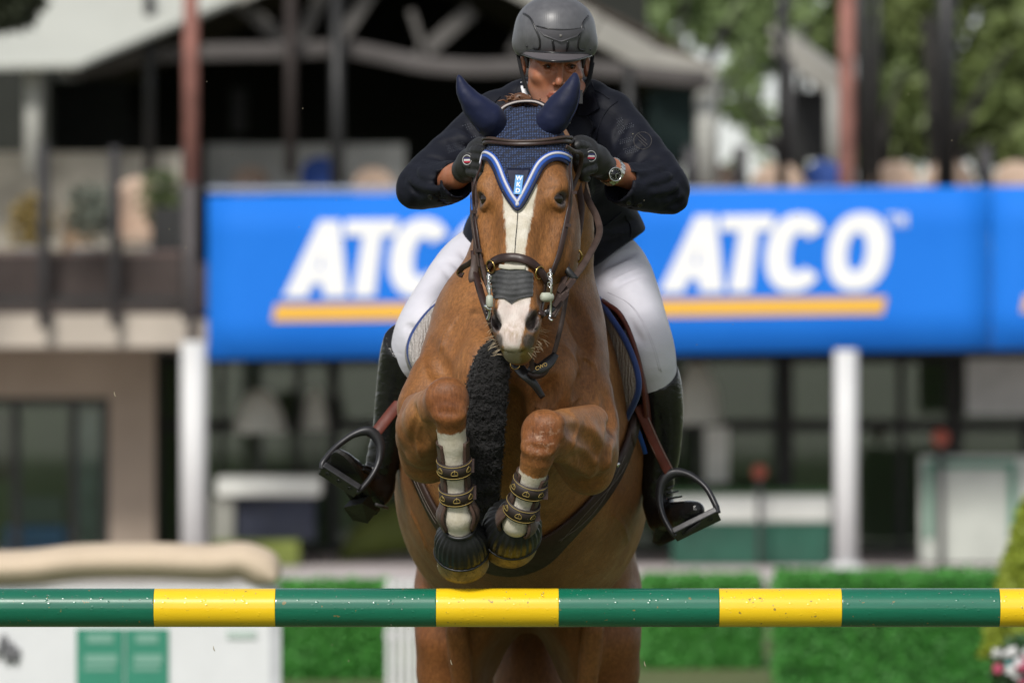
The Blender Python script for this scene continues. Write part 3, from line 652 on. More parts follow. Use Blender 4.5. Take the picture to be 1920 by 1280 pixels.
mesh('coping', *sweep(P, np.array((0, 0, 1.)), [(.20 * math.cos(a), .085 * math.sin(a)) for a in np.linspace(0, 2 * np.pi, 16, endpoint=False)], np.stack([np.ones(30), np.interp(np.linspace(0, 1, 30), [0, .7, .85, .95, 1], [1, 1.05, 1.15, .7, .35])], 1)), mat('cream_coping', (.52, .42, .31), .8, var=.08, vs=3), fw)
m_sg = mat('sponsor_green', (.022, .20, .125), .6, var=.05); m_sl = mat('pale_green_print', (.16, .33, .26), .6); m_gp = mat('grey_print', (.16, .16, .17), .6)
for a, b in ((143, 232), (235, 316)):
    slab('green_label', a, 1178, b, 1292, D_ - .012, .01, m_sg, fw); slab('print_line', a + 16, 1226, b - 12, 1243, D_ - .016, .003, m_sl, fw); slab('print_line', a + 14, 1248, b - 16, 1256, D_ - .016, .003, m_sl, fw); slab('print_line', a + 20, 1188, b - 20, 1204, D_ - .016, .003, m_sl, fw)
mesh('script_mark', *tube([B(-4, 1230, D_ - .02), B(8, 1190, D_ - .02), B(14, 1240, D_ - .02), B(22, 1205, D_ - .02), B(28, 1240, D_ - .02), B(34, 1215, D_ - .02)], .012, 24, 6), m_gp, fw)
slab('print_line', 425, 1180, 480, 1196, D_ - .012, .004, mat('faint_green_print', (.42, .50, .46), .6), fw); slab('edge_strip', 505, 1099, 527, 1440, D_ - .01, .02, mat('grey_edge', (.45, .46, .48), .5), fw)
t = thing('conifer', 'yellow green clipped conifer at the right edge beyond the pole', 'plant', tuple(B(1925, 1300, 30) * np.array((1, 1, 0))), None); z0 = bz(1230, 30); z1 = bz(935, 30)
r_ = np.random.RandomState(5); n = 7000; hh = r_.rand(n) ** 1.3; an = r_.rand(n) * 6.283; rad = (.24 * (1 - hh) ** .75 + .01) * (1 + .12 * np.sin(an * 5 + hh * 20)) * (.75 + .25 * r_.rand(n)); cx = bx(1930, 30)
P = np.stack([cx + rad * np.cos(an), 15 + rad * np.sin(an), z0 + (z1 - z0) * hh], 1); a = unit(r_.normal(size=(n, 3)) + np.array((0, 0, 1.2))); b = unit(np.cross(a, r_.normal(size=(n, 3)))); s = .03 * (.6 + .8 * r_.rand(n, 1)); V = np.stack([P - a * s, P + b * s * .4, P + a * s, P - b * s * .4], 1).reshape(-1, 3)
mesh('foliage', V, np.arange(4 * n).reshape(-1, 4), leafmat('conifer_leaf', (.10, .15, .012), (.36, .42, .04), 4.0), t, smooth=False); mesh('trunk', *tube([(cx, 15, 0), (cx, 15, z1 - .1)], [.035, .01], 4, 8), m_bark, t)
fl = thing('flower_tub', 'tub of white, pink and teal flowers at the bottom right corner', 'flowers', tuple(B(1910, 1400, 27) * np.array((1, 1, 0)))); V, F = leaves(B(1912, 1250, 27), (.14, .12, .16), 500, .035, 15); mesh('leaves', V, F, leafmat('tub_leaf', (.02, .06, .02), (.05, .12, .04)), fl, smooth=False)
for i in range(26):
    c = B(1912 + rnd.gauss(0, 22), 1240 + rnd.gauss(0, 26), 26.8 + rnd.uniform(-.05, .1)); col = (('petal_white', (.6, .6, .6)), ('petal_pink', (.42, .06, .12)), ('petal_teal', (.05, .28, .28)))[i % 3]; mesh('flower', *lathe(c, (rnd.gauss(0, .3), -1, rnd.gauss(0, .4)), [(-.01, .004), (0, .022), (.008, .026), (.004, .008), (.006, .001)], 10, mod=lambda i_, a_: 1 + .25 * np.cos(5 * a_)), mat(col[0], col[1], .6, bst=0), fl)
mesh('tub', *lathe((bx(1912, 27), 27 - CAM_D, 0), (0, 0, 1), [(0, .16), (.32, .2), (.34, .2), (.32, .17), (.32, .01)], 20), mat('terracotta', (.25, .10, .06), .8), fl)

# ---- the fence in front: striped pole resting in cups on two standards
pz = float(W(960, 1138.5, 0)[2])
rail = thing('jump_pole', 'green and yellow striped jump pole in front of the horse', 'pole', (0, 0, pz))
def pole_mat(name, c0, c1):
    M = Mat(name); v = M.co(); vn = M.noise(M.co(scale=(.25, 1, 1)), 70, 4, .6); ch = M.noise(v, 55, 2); vo = M.n('TexVoronoi'); vo.inputs['Scale'].default_value = 60; M.L(M.co(scale=(.8, 1, 1)), vo.inputs['Vector'])
    cc = M.ramp(M.noise(M.co(scale=(.12, 1, 1)), 30, 5, .7), [(0.3, c0), (0.7, c1)]); cc = M.mix(M.ramp(ch, [(0.70, (0, 0, 0)), (0.725, (.8, .8, .8))]), cc, (.22, .15, .05)); sc2 = M.noise(M.co(scale=(.10, 1, 1)), 120, 3, .6); cc = M.mix(M.ramp(sc2, [(0.71, (0, 0, 0)), (0.76, (.5, .5, .5))]), cc, tuple(min(1, x * 1.7 + .05) for x in c1))
    dr_ = M.ramp(vo.outputs['Distance'], [(0.05, (1, 1, 1)), (0.22, (0, 0, 0))])
    M.set(Base_Color=cc, Roughness=.24, Coat_Weight=.5, Coat_Roughness=.07, Normal=M.bump(dr_, .35, .0016, M.bump(vn, .10, .002))); return M.m
m_pg = pole_mat('green_gloss_paint', (0.004, 0.105, 0.060), (0.007, 0.140, 0.080)); m_py = pole_mat('yellow_gloss_paint', (0.78, 0.50, 0.008), (0.84, 0.56, 0.015))
edges = [-770, -541, -240, -12, 290, 517, 818, 1047.5, 1348, 1577, 1873, 2102, 2403, 2632]
wob = random.Random(3)
for i in range(len(edges) - 1):
    x0, x1 = [float(W(e, 0, 0)[0]) for e in (edges[i], edges[i + 1])]; yel = i % 2 == 0
    rr = R(36.2); mesh('band', *lathe((x0, 0, pz), (1, 0, 0), [(0, .001), (.0001, rr - .0010), (.0006, rr - .0002), (.0016, rr), (.004, rr), ((x1 - x0) * .5, rr), (x1 - x0 - .004, rr), (x1 - x0 - .0016, rr), (x1 - x0 - .0006, rr - .0002), (x1 - x0 - .0001, rr - .0010), (x1 - x0, .001)], 64, ref=(0, 0, 1), cap=False), m_py if yel else m_pg, rail)
drops = []
for i in range(130):
    x = rnd.uniform(-1.45, 1.45); a = math.radians(rnd.gauss(38, 16)); n_ = np.array((0, -math.cos(a), math.sin(a))); c = np.array((x, 0, pz)) + n_ * R(36.1); s = rnd.uniform(.0008, .0024); drops.append(lathe(c, n_, [(0, s), (s * .5, s * .8), (s * .75, s * .1)], 8))
M = Mat('water_drop'); M.set(Base_Color=(.85, .9, .88), Roughness=.05, Transmission_Weight=.85, IOR=1.33); kind(mesh('water_drops', *joinm(drops), M.m, rail), 'stuff')
for x, lb in ((-2.35, 'white jump standard holding the left end of the pole'), (2.35, 'white jump standard holding the right end of the pole')):
    t = thing('jump_standard', lb, 'jump standard', (x, 0, 0), 'standards of the fence'); boxo('upright', (x, .11, .9), (.09, .09, 1.8), m_white, t, bev=.008); boxo('foot', (x, .11, .04), (.09, .9, .07), m_white, t, bev=.008)
    boxo('cup', (x, .0, pz - R(36.2) - .012), (.10, .12, .012), m_steel0 if False else mat('galvanised_cup', (.35, .35, .36), .4, metal=.8), t)
# specks of turf thrown up
sp_ = []
for i in range(60):
    c = W(rnd.uniform(100, 1800), rnd.uniform(150, 1260), rnd.uniform(-.6, .8)); s = rnd.uniform(.0006, .0022); sp_.append(lathe(c, (rnd.gauss(0, 1), rnd.gauss(0, 1), rnd.gauss(0, 1)), [(-s, s * .2), (0, s * .7), (s, s * .2)], 5))
for px, py, s in ((214, 740, .006), (845, 1242, .005), (1208, 1245, .005), (400, 1216, .004)): sp_.append(tube([W(px, py - 6, 0), W(px + 1, py, 0), W(px + 3, py + 4, 0)], [.0005, .0016, .001], 6, 5))
sk = kind(mesh('flying_specks', *joinm(sp_), mat('turf_speck', (.30, .26, .18), .8, bst=0)), 'stuff'); sk['label'] = 'specks of turf and dust thrown up around the horse'
# ================================================================== the horse (front legs folded, passing over the fence)
def axis(*segs):
    out = []
    for a, b, h in segs: out.append(np.arange(a, b, h))
    return np.concatenate(out)
HF = Field(axis((-0.43, 0.45, 0.006)), axis((-0.46, 0.34, 0.006), (0.34, 1.3, 0.009), (1.3, 3.05, 0.02)), axis((0.2, 1.28, 0.02), (1.28, 2.68, 0.006)))

# trunk: sections across the body, which climbs towards the camera
def zof(py, Y): return float(W(960, py, Y)[2])
TR = [(0.05, 1.90, .08, .10), (0.16, 1.90, .14, .22), (0.30, 1.88, .175, .28), (0.45, 1.86, .21, .33), (0.7, 1.80, .285, .42), (0.95, 1.71, .345, .44),
      (1.2, 1.615, .362, .42), (1.5, 1.52, .335, .385), (1.8, 1.44, .295, .36), (2.1, 1.36, .245, .31), (2.35, 1.30, .15, .2)]
Y0, Y1 = TR[0][0], TR[-1][0]
HF.loft((0.012, Y0, 1.8), (0, 1, 0), (1, 0, 0), Y1 - Y0, [((y - Y0) / (Y1 - Y0), float(np.interp(y, (.3, 1.0), (0, .016))), 1.8 - z, rx, rz * float(np.interp(y, (1.1, 1.5, 1.8, 2.1), (1, .84, .68, .7))), rz * float(np.interp(y, (.16, .5, .9), (.72, .85, 1)))) for y, z, rx, rz in TR], k=0.02, p=2.15, cap=0.1)
# withers, croup, neck
HF.chain([W(985, 480, .6), W(985, 462, .82), W(985, 505, 1.1)], [.10, .09, .11], 0.1)
HF.chain([W(990, 252, .14), W(1004, 330, .2), W(1008, 410, .28), W(996, 490, .36), W(980, 570, .40), W(968, 660, .38)], [.078, .112, .132, .148, .165, .19], 0.06, n=10, flat=((1, 0, 0), 0.98))
HF.chain([W(994, 252, .22), W(1000, 330, .40), W(990, 420, .6)], [.06, .085, .12], 0.08)
# shoulders
for sx in (-1, 1):
    cx = 967
    HF.ell(W(cx + sx * 78 + 3, 645, .40), (.128, .22, .20), 0.05)
    HF.ell(W(cx + sx * 108 + (-4 if sx > 0 else -8), 708, .30), (.098, .16, .14), 0.05)
    HF.ell(W(cx + sx * 58, 715, .13), (.085, .09, .13), 0.035)          # breast muscle
    HF.cone(W(cx + sx * 50, 620, .2), W(cx + sx * 52, 800, .2), .06, .06, 0.05)
HF.cone(W(966, 640, .035), W(952, 800, .05), .010, .016, 0.03, 's')        # groove between the breast muscles
HF.cone(W(950, 760, .10), W(945, 960, .28), .04, .05, 0.06, 's')           # hollow between the legs

# near-side (image left) foreleg
KL = W(838, 752, -.23); EL = W(806, 838, .22)
HF.chain([W(820, 718, .22), W(807, 765, .20), EL], [.078, .080, .076], 0.035)
HF.chain([EL, W(797, 800, .04), W(822, 770, -.12), KL], [.078, .070, .058, .050], 0.03, n=7)
HF.cone(W(786, 768, .06), W(808, 752, -.12), .046, .030, 0.010)            # extensor muscle
HF.cone(W(792, 842, .06), W(816, 800, -.12), .048, .030, 0.010)
HF.ell(W(800, 872, .24), (.058, .07, .046), 0.03)                          # point of elbow
HF.ell(KL, (.054, .046, .060), 0.02); HF.ell(W(838, 735, -.25), (.048, .032, .036), 0.015); HF.ell(W(842, 775, -.26), (.046, .028, .034), 0.012)
HF.ell(W(862, 752, -.245), (.022, .028, .038), 0.008); HF.ell(W(812, 748, -.245), (.022, .028, .036), 0.008); HF.cone(W(808, 772, -.288), W(868, 775, -.288), .006, .006, 0.012, 's')
CL = [W(843, 790, -.225), W(849, 830, -.20), W(853, 890, -.165), W(857, 940, -.135), W(859, 970, -.12), W(861, 1000, -.09), W(862, 1016, -.04)]
HF.chain(CL, [.043, .0335, .029, .031, .0365, .032, .034], 0.014)
# off-side (image right) foreleg
KR = W(1019, 812, -.22); ER = W(1098, 850, .20)
HF.chain([W(1094, 748, .24), W(1097, 800, .22), ER], [.080, .082, .080], 0.035)
HF.chain([ER, W(1092, 828, .06), W(1048, 818, -.12), KR], [.080, .072, .060, .050], 0.03, n=7)
HF.cone(W(1108, 792, .07), W(1060, 788, -.12), .048, .032, 0.010)
HF.cone(W(1112, 862, .06), W(1056, 846, -.12), .050, .030, 0.010); HF.cone(W(1122, 828, .05), W(1070, 822, -.08), .040, .026, 0.010)
HF.ell(W(1104, 893, .21), (.058, .07, .05), 0.03)
HF.ell(KR, (.056, .046, .060), 0.02); HF.ell(W(1026, 795, -.24), (.050, .032, .034), 0.015); HF.ell(W(1010, 838, -.25), (.048, .028, .034), 0.012)
HF.ell(W(994, 822, -.235), (.022, .028, .036), 0.008); HF.ell(W(1044, 806, -.235), (.024, .028, .034), 0.008); HF.cone(W(984, 836, -.275), W(1042, 846, -.275), .006, .006, 0.012, 's')
CR = [W(1006, 860, -.215), W(998, 890, -.19), W(986, 928, -.165), W(974, 962, -.14), W(968, 978, -.12), W(964, 990, -.085), W(960, 1000, -.02)]
HF.chain(CR, [.043, .0335, .029, .031, .0365, .032, .034], 0.014)

# hindquarters and hind legs
HIND = []
for sx in (-1, 1):
    cx = 990
    HF.ell(W(cx + sx * 108, 1090, 1.95), (.152, .30, .34), 0.06)
    st = W(cx + sx * 142, 1215, 1.80)
    HF.chain([W(cx + sx * 130, 1110, 1.9), st, W(cx + sx * 146, 1370, 2.02), W(cx + sx * 140, 1500, 2.38)], [.13, .100, .088, .05], 0.03, n=8)
    hk = W(cx + sx * 140, 1500, 2.38); fe = hk + np.array((-sx * .01, .16, -.30)); ho = fe + np.array((0, .05, -.11))
    HF.ell(hk, (.05, .065, .07), 0.02); HF.chain([hk, hk * .5 + fe * .5, fe, ho], [.042, .03, .04, .036], 0.012)
    HIND.append(ho)
HF.ell(W(993, 1270, 2.32), (.11, .12, .28), 0.03)
HF.ell(W(982, 1268, 1.72), (.125, .34, .125), 0.05, 's')
for sx in (-1, 1): HF.cone(W(984 + sx * 128, 1175, 1.62), W(984 + sx * 112, 1330, 1.72), .035, .03, .04)

# head
HO = W(986, 194, -0.03); HE = W(961, 661, -0.215)
HA = unit(HE - HO); HL = float(np.linalg.norm(HE - HO)); HS = np.array((0.983, -0.18, 0.0)); HS = unit(HS - HA * (HS @ HA)); HU = np.cross(HA, HS)
def H(s, u, t): return HO + HS * s + HU * u + HA * (t * HL)
HM = np.stack([HS, HU, HA])
HK = [(0, 0, -.07, .066, .045, .09), (.08, 0, -.07, .086, .07, .11), (.2, 0, -.07, .110, .098, .14), (.30, 0, -.075, .117, .11, .165), (.40, 0, -.08, .115, .108, .18),
      (.52, 0, -.08, .107, .096, .18), (.62, 0, -.075, .093, .088, .145), (.70, 0, -.066, .074, .078, .10), (.78, 0, -.062, .060, .073, .085), (.86, 0, -.058, .056, .070, .078), (.93, 0, -.055, .050, .060, .068), (.985, 0, -.052, .036, .035, .045), (1.0, 0, -.052, .030, .03, .04)]
HF.loft(HO, HA, HS, HL, HK, k=0.025, p=2.35, cap=0.035)
for s in (-1, 1):
    HF.ell(H(s * .094, -.018, .335), (.027, .034, .036), 0.025, rot=HM)         # brow bone
    HF.cone(H(s * .098, -.07, .44), H(s * .078, -.055, .64), .016, .012, 0.03)   # facial crest
    HF.ell(H(s * .105, -.13, .50), (.03, .09, .11), 0.04, rot=HM)               # cheek
    HF.cone(H(s * .086, .008, .46), H(s * .072, .0, .60), .014, .010, 0.035, 's')
    HF.cone(H(s * .020, .022, .50), H(s * .022, .008, .76), .014, .016, 0.03)    # nasal bones
    HF.ell(H(s * .108, -.012, .380), (.012, .022, .019), 0.008, 's', HM)         # socket
    HF.chain([H(s * .079, .010, .384), H(s * .090, .002, .353), H(s * .104, -.016, .347), H(s * .108, -.038, .368)], [.004, .0062, .0068, .004], 0.012, n=9)  # upper lid
    HF.chain([H(s * .079, .010, .388), H(s * .091, -.001, .411), H(s * .102, -.018, .412), H(s * .108, -.038, .376)], [.003, .0042, .0042, .003], 0.010, n=9)   # lower lid
    HF.ell(H(s * .044, -.020, .865), (.021, .034, .040), 0.022, rot=HM)          # nostril wing
    HF.ell(H(s * .034, .0, .81), (.018, .02, .045), 0.02, rot=HM)
    rt = Matrix.Rotation(s * 0.42, 3, 'Y'); Rn = np.array(rt) @ HM
    HF.ell(H(s * .0500, .002, .872), (.0085, .022, .034), 0.006, 's', Rn)         # nostril opening
    HF.ell(H(s * .040, -.008, .890), (.011, .018, .019), 0.008, 's', Rn)
HF.ell(H(0, -.018, .935), (.039, .036, .036), 0.02, rot=HM)                     # upper lip
HF.ell(H(0, -.030, .972), (.033, .034, .016), 0.012, rot=HM)
HF.ell(H(0, -.066, .985), (.034, .040, .018), 0.012, rot=HM)                    # lower lip
HF.ell(H(0, -.100, .955), (.034, .035, .03), 0.02, rot=HM)                      # chin
HF.cone(H(-.03, -.020, .984), H(.03, -.020, .984), .0045, .0045, 0.006, 's')
HF.cone(H(0, .020, .90), H(0, .018, .955), .006, .004, 0.014, 's')
for s in (-1, 1): HF.cone(H(s * .004, -.02, .985), H(s * .044, -.06, .945), .003, .003, 0.005, 's')
# skin folds where the folded forelegs meet the shoulder
def folds(c, d, fr, amp, rad):
    c = np.asarray(c); d = unit(d)
    def f(x, y, z):
        r2 = (x - c[0]) ** 2 + (y - c[1]) ** 2 + (z - c[2]) ** 2
        return (amp * np.sin(((x - c[0]) * d[0] + (y - c[1]) * d[1] + (z - c[2]) * d[2]) * fr) * np.exp(-r2 / rad ** 2)).astype(np.float32)
    HF.add(f, c - 2.6 * rad, c + 2.6 * rad)
folds(W(822, 690, .1), (0.35, -.2, 1), 300, .0025, .04)
folds(W(1078, 745, .12), (-0.4, -.2, 1), 300, .0025, .04)
def groove(pts, r, k, y0=-.35):
    q = catmull(np.array(pts, float), 12); P, N = HF.hit(q[:, 0], q[:, 1], y0); P[1:-1] = .5 * P[1:-1] + .25 * (P[:-2] + P[2:]); P = P + N * r * .55; HF.chain(P, np.sin(np.linspace(.2, math.pi - .2, 12)) * r, k, 's')
for pts, r, k in (([(1060, 802), (1090, 812), (1114, 832), (1126, 862)], .018, .03), ([(1072, 852), (1098, 868), (1116, 892)], .014, .025), ([(1136, 745), (1146, 795), (1142, 850), (1120, 905)], .016, .03),
                  ([(815, 796), (800, 812), (789, 842)], .014, .025), ([(772, 762), (781, 792), (776, 832)], .014, .025), ([(806, 640), (818, 682), (836, 704)], .016, .03), ([(1098, 640), (1096, 700), (1078, 742)], .016, .03),
                  ([(900, 700), (892, 745), (898, 790)], .018, .03), ([(1040, 712), (1022, 745), (1000, 768)], .016, .03), ([(1060, 560), (1085, 600), (1098, 640)], .014, .04)):
    groove(pts, r, k)
def vein(pts, y0=-.2, r=.0045):
    q = catmull(np.array(pts, float), 14); P, N = HF.hit(q[:, 0], q[:, 1], y0); P = P - N * r * .35; HF.chain(P, [r] * 14, 0.008)
vein([(1060, 650), (1076, 672), (1084, 700)], -.1, .004); vein([(1092, 668), (1104, 672), (1112, 682)], -.1, .004)
vein([(860, 590), (838, 620), (826, 655)], -.1); vein([(1150, 965), (1168, 985), (1178, 1015)], .3, .0035)
vein([(770, 960), (785, 990), (800, 1030)], .3); vein([(1085, 800), (1075, 835), (1082, 870)], -.3, .004); vein([(790, 790), (783, 825), (790, 860)], -.3, .004); vein([(1000, 690), (1010, 740), (1003, 790)], -.3)
HV, HQ = HF.net(relax=1)

# coat pattern carried as attributes: white markings, grey skin, red-brown points
hx, hy = PX(HV)
def band(y, pts):
    p = np.array(pts); return np.interp(y, p[:, 0], p[:, 1])
hs_ = (HV - HO) @ HS; hu_ = (HV - HO) @ HU; ht_ = (HV - HO) @ HA / HL
onhead = (ht_ > .28) & (ht_ < 1.05) & (hu_ > -.075) & (np.abs(hs_) < .13) & (HV[:, 1] < .12)
bl = band(hy, [(330, 985), (345, 950), (365, 941), (420, 946), (450, 948), (480, 950), (510, 938), (560, 935), (590, 930), (640, 934), (650, 944)])
br = band(hy, [(330, 985), (345, 1009), (370, 1006), (400, 999), (450, 989), (480, 984), (510, 990), (560, 995), (590, 993), (615, 984), (650, 976)])
wh = np.minimum(hx - bl, br - hx); wh = np.where(onhead, wh, -60.0)
dl_ = unit(CL[3] - CL[0]); tl_ = (HV - KL) @ dl_; rl_ = np.linalg.norm(HV - KL - tl_[:, None] * dl_, axis=1)
wl = np.where((rl_ < np.interp(tl_, (.06, .12, .16), (.060, .060, .08))) & (tl_ > 0) & (HV[:, 1] < np.interp(tl_, (.05, .09, .13), (-.19, -.165, -.02))) & (hx < 915), (tl_ - .068) * 720, -60.0)
cax = np.array([CR[0], CR[3]]); dr = unit(cax[1] - cax[0])
tr_ = (HV - KR) @ dr; rr_ = np.linalg.norm(HV - KR - tr_[:, None] * dr, axis=1)
wr = np.where((rr_ < .062) & (tr_ > 0) & (HV[:, 1] < -.02) & (hx > 905), (tr_ - .098) * 720, -60.0)
white = np.maximum.reduce([wh, wl, wr]) / 60.0
grey = np.full(len(HV), -1.0)
for s in (-1, 1):
    c = H(s * .047, -.004, .875); dd = np.linalg.norm((HV - c) @ HM.T * np.array((1.3, .7, .75)), axis=1); grey = np.maximum(grey, (0.026 - dd) * 30)
    c = H(s * .034, -.02, .945); dd = np.linalg.norm((HV - c) @ HM.T * np.array((1.2, .7, 1.0)), axis=1); grey = np.maximum(grey, (0.024 - dd) * 30)
    c = H(s * .100, -.012, .383); dd = np.linalg.norm(HV - c, axis=1); grey = np.maximum(grey, (0.026 - dd) * 25)
grey = np.maximum(grey, (0.10 - np.linalg.norm(HV - W(983, 1185, 1.5), axis=1)) * 12); grey = np.clip(grey, -1, 1)
nosed = np.zeros(len(HV))
for s in (-1, 1):
    for (u, t, q) in ((.004, .872, .015), (-.008, .892, .012)):
        nosed = np.maximum(nosed, np.clip(1 - (np.linalg.norm(((HV - H(s * .0485, u - .012, t)) @ HM.T) * np.array((2.3, .7, .62)), axis=1) - .006) / q, 0, 1))
lipg = np.clip(((hy - 646) / 10.0), 0, 1) * onhead
red = np.maximum(np.clip(1.25 - np.linalg.norm(HV - KL - np.array((0, -.02, -.01)), axis=1) / .085, 0, 1), np.clip(1.25 - np.linalg.norm(HV - KR - np.array((0, -.02, -.01)), axis=1) / .085, 0, 1))
red = np.maximum(red, np.clip((HV[:, 1] - 1.35) / .4, 0, 1) * 0.6)
muz = np.clip((ht_ - .74) / .08, 0, 1) * onhead

M = Mat('chestnut_coat'); v = M.co()
vh = M.co(scale=(1.0, 1.0, 0.28))
big = M.noise(v, 3.2, 5); mid = M.noise(v, 14, 5, .6); hair = M.noise(vh, 230, 4, .7); fleck = M.noise(v, 210, 2)
c = M.ramp(big, [(0.25, (0.155, 0.062, 0.018)), (0.5, (0.255, 0.110, 0.034)), (0.75, (0.335, 0.162, 0.057))])
c = M.mix(M.ramp(mid, [(0.35, (0, 0, 0)), (0.7, (0.45, 0.45, 0.45))]), c, (0.175, 0.070, 0.026))
c = M.mix(M.ramp(M.noise(M.co(scale=(1, 1, .7)), 5.5, 6, .62), [(0.50, (0, 0, 0)), (0.72, (0.6, 0.6, 0.6))]), c, (0.095, 0.036, 0.012))
c = M.mix(M.math('MULTIPLY', M.attr('red'), 0.85), c, (0.150, 0.045, 0.016))
mot = M.noise(M.co(scale=(1, 1, .55)), 85, 4, .65); c = M.mix(1.0, c, M.ramp(mot, [(0.3, (0.81, 0.80, 0.78)), (0.7, (1.17, 1.17, 1.17))]), 'MULTIPLY')
roan = M.math('MULTIPLY', M.attr('roan'), M.ramp(M.noise(v, 60, 5, .75), [(0.52, (0, 0, 0)), (0.66, (0.8, 0.8, 0.8))])); c = M.mix(roan, c, (0.42, 0.27, 0.19))
hm = M.ramp(hair, [(0.3, (0.62, 0.61, 0.60)), (0.7, (1.30, 1.28, 1.24))])
c = M.mix(1.0, c, hm, 'MULTIPLY')
edge = M.math('MULTIPLY', M.math('SUBTRACT', M.noise(vh, 95, 4, .7), 0.5), 0.26)
wm = M.ramp(M.math('ADD', M.math('ADD', M.attr('white'), edge), 0.5), [(0.485, (0, 0, 0)), (0.55, (1, 1, 1))])
wc = M.mix(M.attr('muz'), M.ramp(M.noise(v, 26, 4), [(0.3, (0.47, 0.42, 0.32)), (0.65, (0.60, 0.56, 0.48))]), M.ramp(M.noise(v, 30, 4), [(0.3, (0.55, 0.45, 0.41)), (0.7, (0.64, 0.58, 0.54))]))
wc = M.mix(1.0, wc, M.ramp(hair, [(0.3, (0.88, 0.88, 0.88)), (0.7, (1.05, 1.05, 1.05))]), 'MULTIPLY')
c = M.mix(wm, c, wc)
gm = M.ramp(M.math('ADD', M.math('ADD', M.attr('grey'), M.math('MULTIPLY', edge, 0.6)), 0.5), [(0.46, (0, 0, 0)), (0.66, (0.9, 0.9, 0.9))])
c = M.mix(gm, c, M.ramp(M.noise(v, 120, 3), [(0.3, (0.035, 0.032, 0.034)), (0.7, (0.12, 0.11, 0.11))]))
c = M.mix(M.attr('nosed'), c, (0.018, 0.012, 0.012))
c = M.mix(M.math('MULTIPLY', M.attr('lipg'), 0.7), c, (0.14, 0.14, 0.04))
st_ = M.math('MULTIPLY', M.attr('lipst'), M.ramp(M.noise(M.co(scale=(1, 1, .12)), 160, 3), [(0.35, (0, 0, 0)), (0.65, (0.8, 0.8, 0.8))]))
c = M.mix(st_, c, (0.22, 0.145, 0.06))
nb = M.bump(hair, 0.45, 0.004); nb = M.bump(mid, 0.10, 0.02, nb)
M.set(Base_Color=c, Roughness=M.ramp(mid, [(0.3, (.36,) * 3), (0.7, (.56,) * 3)]), Specular_IOR_Level=0.28, Normal=nb, Sheen_Weight=0.03, Sheen_Roughness=0.4)
M.set(Sheen_Tint=(0.9, 0.75, 0.6))
lipst = np.exp(-((ht_ - .925) / .035) ** 2) * onhead * np.clip(1 - np.abs(hs_) / .05, 0, 1)
horse = thing('horse', 'chestnut horse with a white blaze and tucked forelegs jumping over the striped pole', 'horse', (0.0, 0.6, 0.45))
mesh('body', HV, HQ, M.m, horse, attrs=dict(white=white, grey=grey, nosed=nosed, lipg=lipg, red=red, roan=np.clip(1.2 - np.linalg.norm(HV - KR - np.array((0, -.04, -.012)), axis=1) / .06, 0, 1), muz=muz, lipst=lipst))

m_eye = mat('horse_eye', (0.014, 0.008, 0.005), 0.06, var=0.5, vs=60, bst=0)
for s in (-1, 1):
    c0 = H(s * .0855, -.011, .381)
    V, F = lathe(c0, HA, [(-.0225 * math.cos(a), max(.0225 * math.sin(a), 1e-4)) for a in np.linspace(0.02, math.pi - .02, 14)], 22)
    mesh('eye', V, F, m_eye, horse)
# forelock pulled up behind the headpiece
m_mane = mat('mane_hair', (0.11, 0.045, 0.018), 0.45, var=0.4, vs=40, bs=200, bst=0.3)
parts = []
for i in range(70):
    a = W(972 + rnd.gauss(0, 11), 196 + rnd.uniform(-2, 4), .05 + rnd.uniform(0, .05)); b = a + np.array((rnd.gauss(-.004, .010), rnd.uniform(-.02, .02), rnd.uniform(.010, .028)))
    m_ = (a + b) / 2 + np.array((rnd.gauss(0, .008), rnd.gauss(0, .01), .008))
    parts.append(tube([a, m_, b], [.0028, .003, .0008], 6, 5))
parts.append(tube([W(962, 200, .07), W(968, 186, .065), W(978, 182, .065), W(992, 190, .07), W(1008, 198, .08)], [.008, .012, .012, .010, .006], 14, 10))
kind(mesh('forelock', *joinm(parts), m_mane, horse), 'stuff')
o = None
# whiskers
parts = []
for s in (-1, 1):
    for i in range(28):
        t = rnd.uniform(.86, .985); a = H(s * np.interp(t, (.86, .92, .985), (.054, .052, .034)), rnd.uniform(-.075, -.03), t)
        l = rnd.uniform(.014, .034); d = HS * s * rnd.uniform(.5, 1.0) + HA * rnd.uniform(-.1, .75) + HU * rnd.uniform(-.2, .5)
        b = a + unit(d) * l * .6; c_ = b + (unit(d) + HA * .7 * rnd.random()) * l * .5
        parts.append(tube([a, b, c_], [.0006, .0005, .0002], 6, 3))
kind(mesh('whiskers', *joinm(parts), mat('whisker_hair', (0.45, 0.36, 0.24), 0.5, bst=0), horse), 'stuff')

# hind hooves and tail
m_hhoof = mat('dark_horn', (0.06, 0.045, 0.03), .55, var=.4, vs=30)
for ho in HIND: mesh('hoof', *lathe(ho, (0, .25, -1), [(-.01, .036), (.0, .042), (.04, .052), (.085, .062), (.09, .058), (.085, .001)], 28, cap=False), m_hhoof, horse)
parts = []
tb = W(985, 1010, 2.30)
for i in range(160):
    o0 = np.array((rnd.gauss(0, .018), 0, rnd.gauss(0, .015))); l = rnd.uniform(.55, .9); sx = rnd.gauss(0, .05)
    parts.append(tube([tb + o0, tb + o0 + np.array((sx * .4, .12, -.05)), tb + o0 + np.array((sx * 1.2, .24, -l * .5)), tb + o0 + np.array((sx * 1.8, .30 + rnd.gauss(0, .03), -l))], [.006, .005, .004, .001], 9, 4))
kind(mesh('tail', *joinm(parts), m_mane, horse), 'stuff')
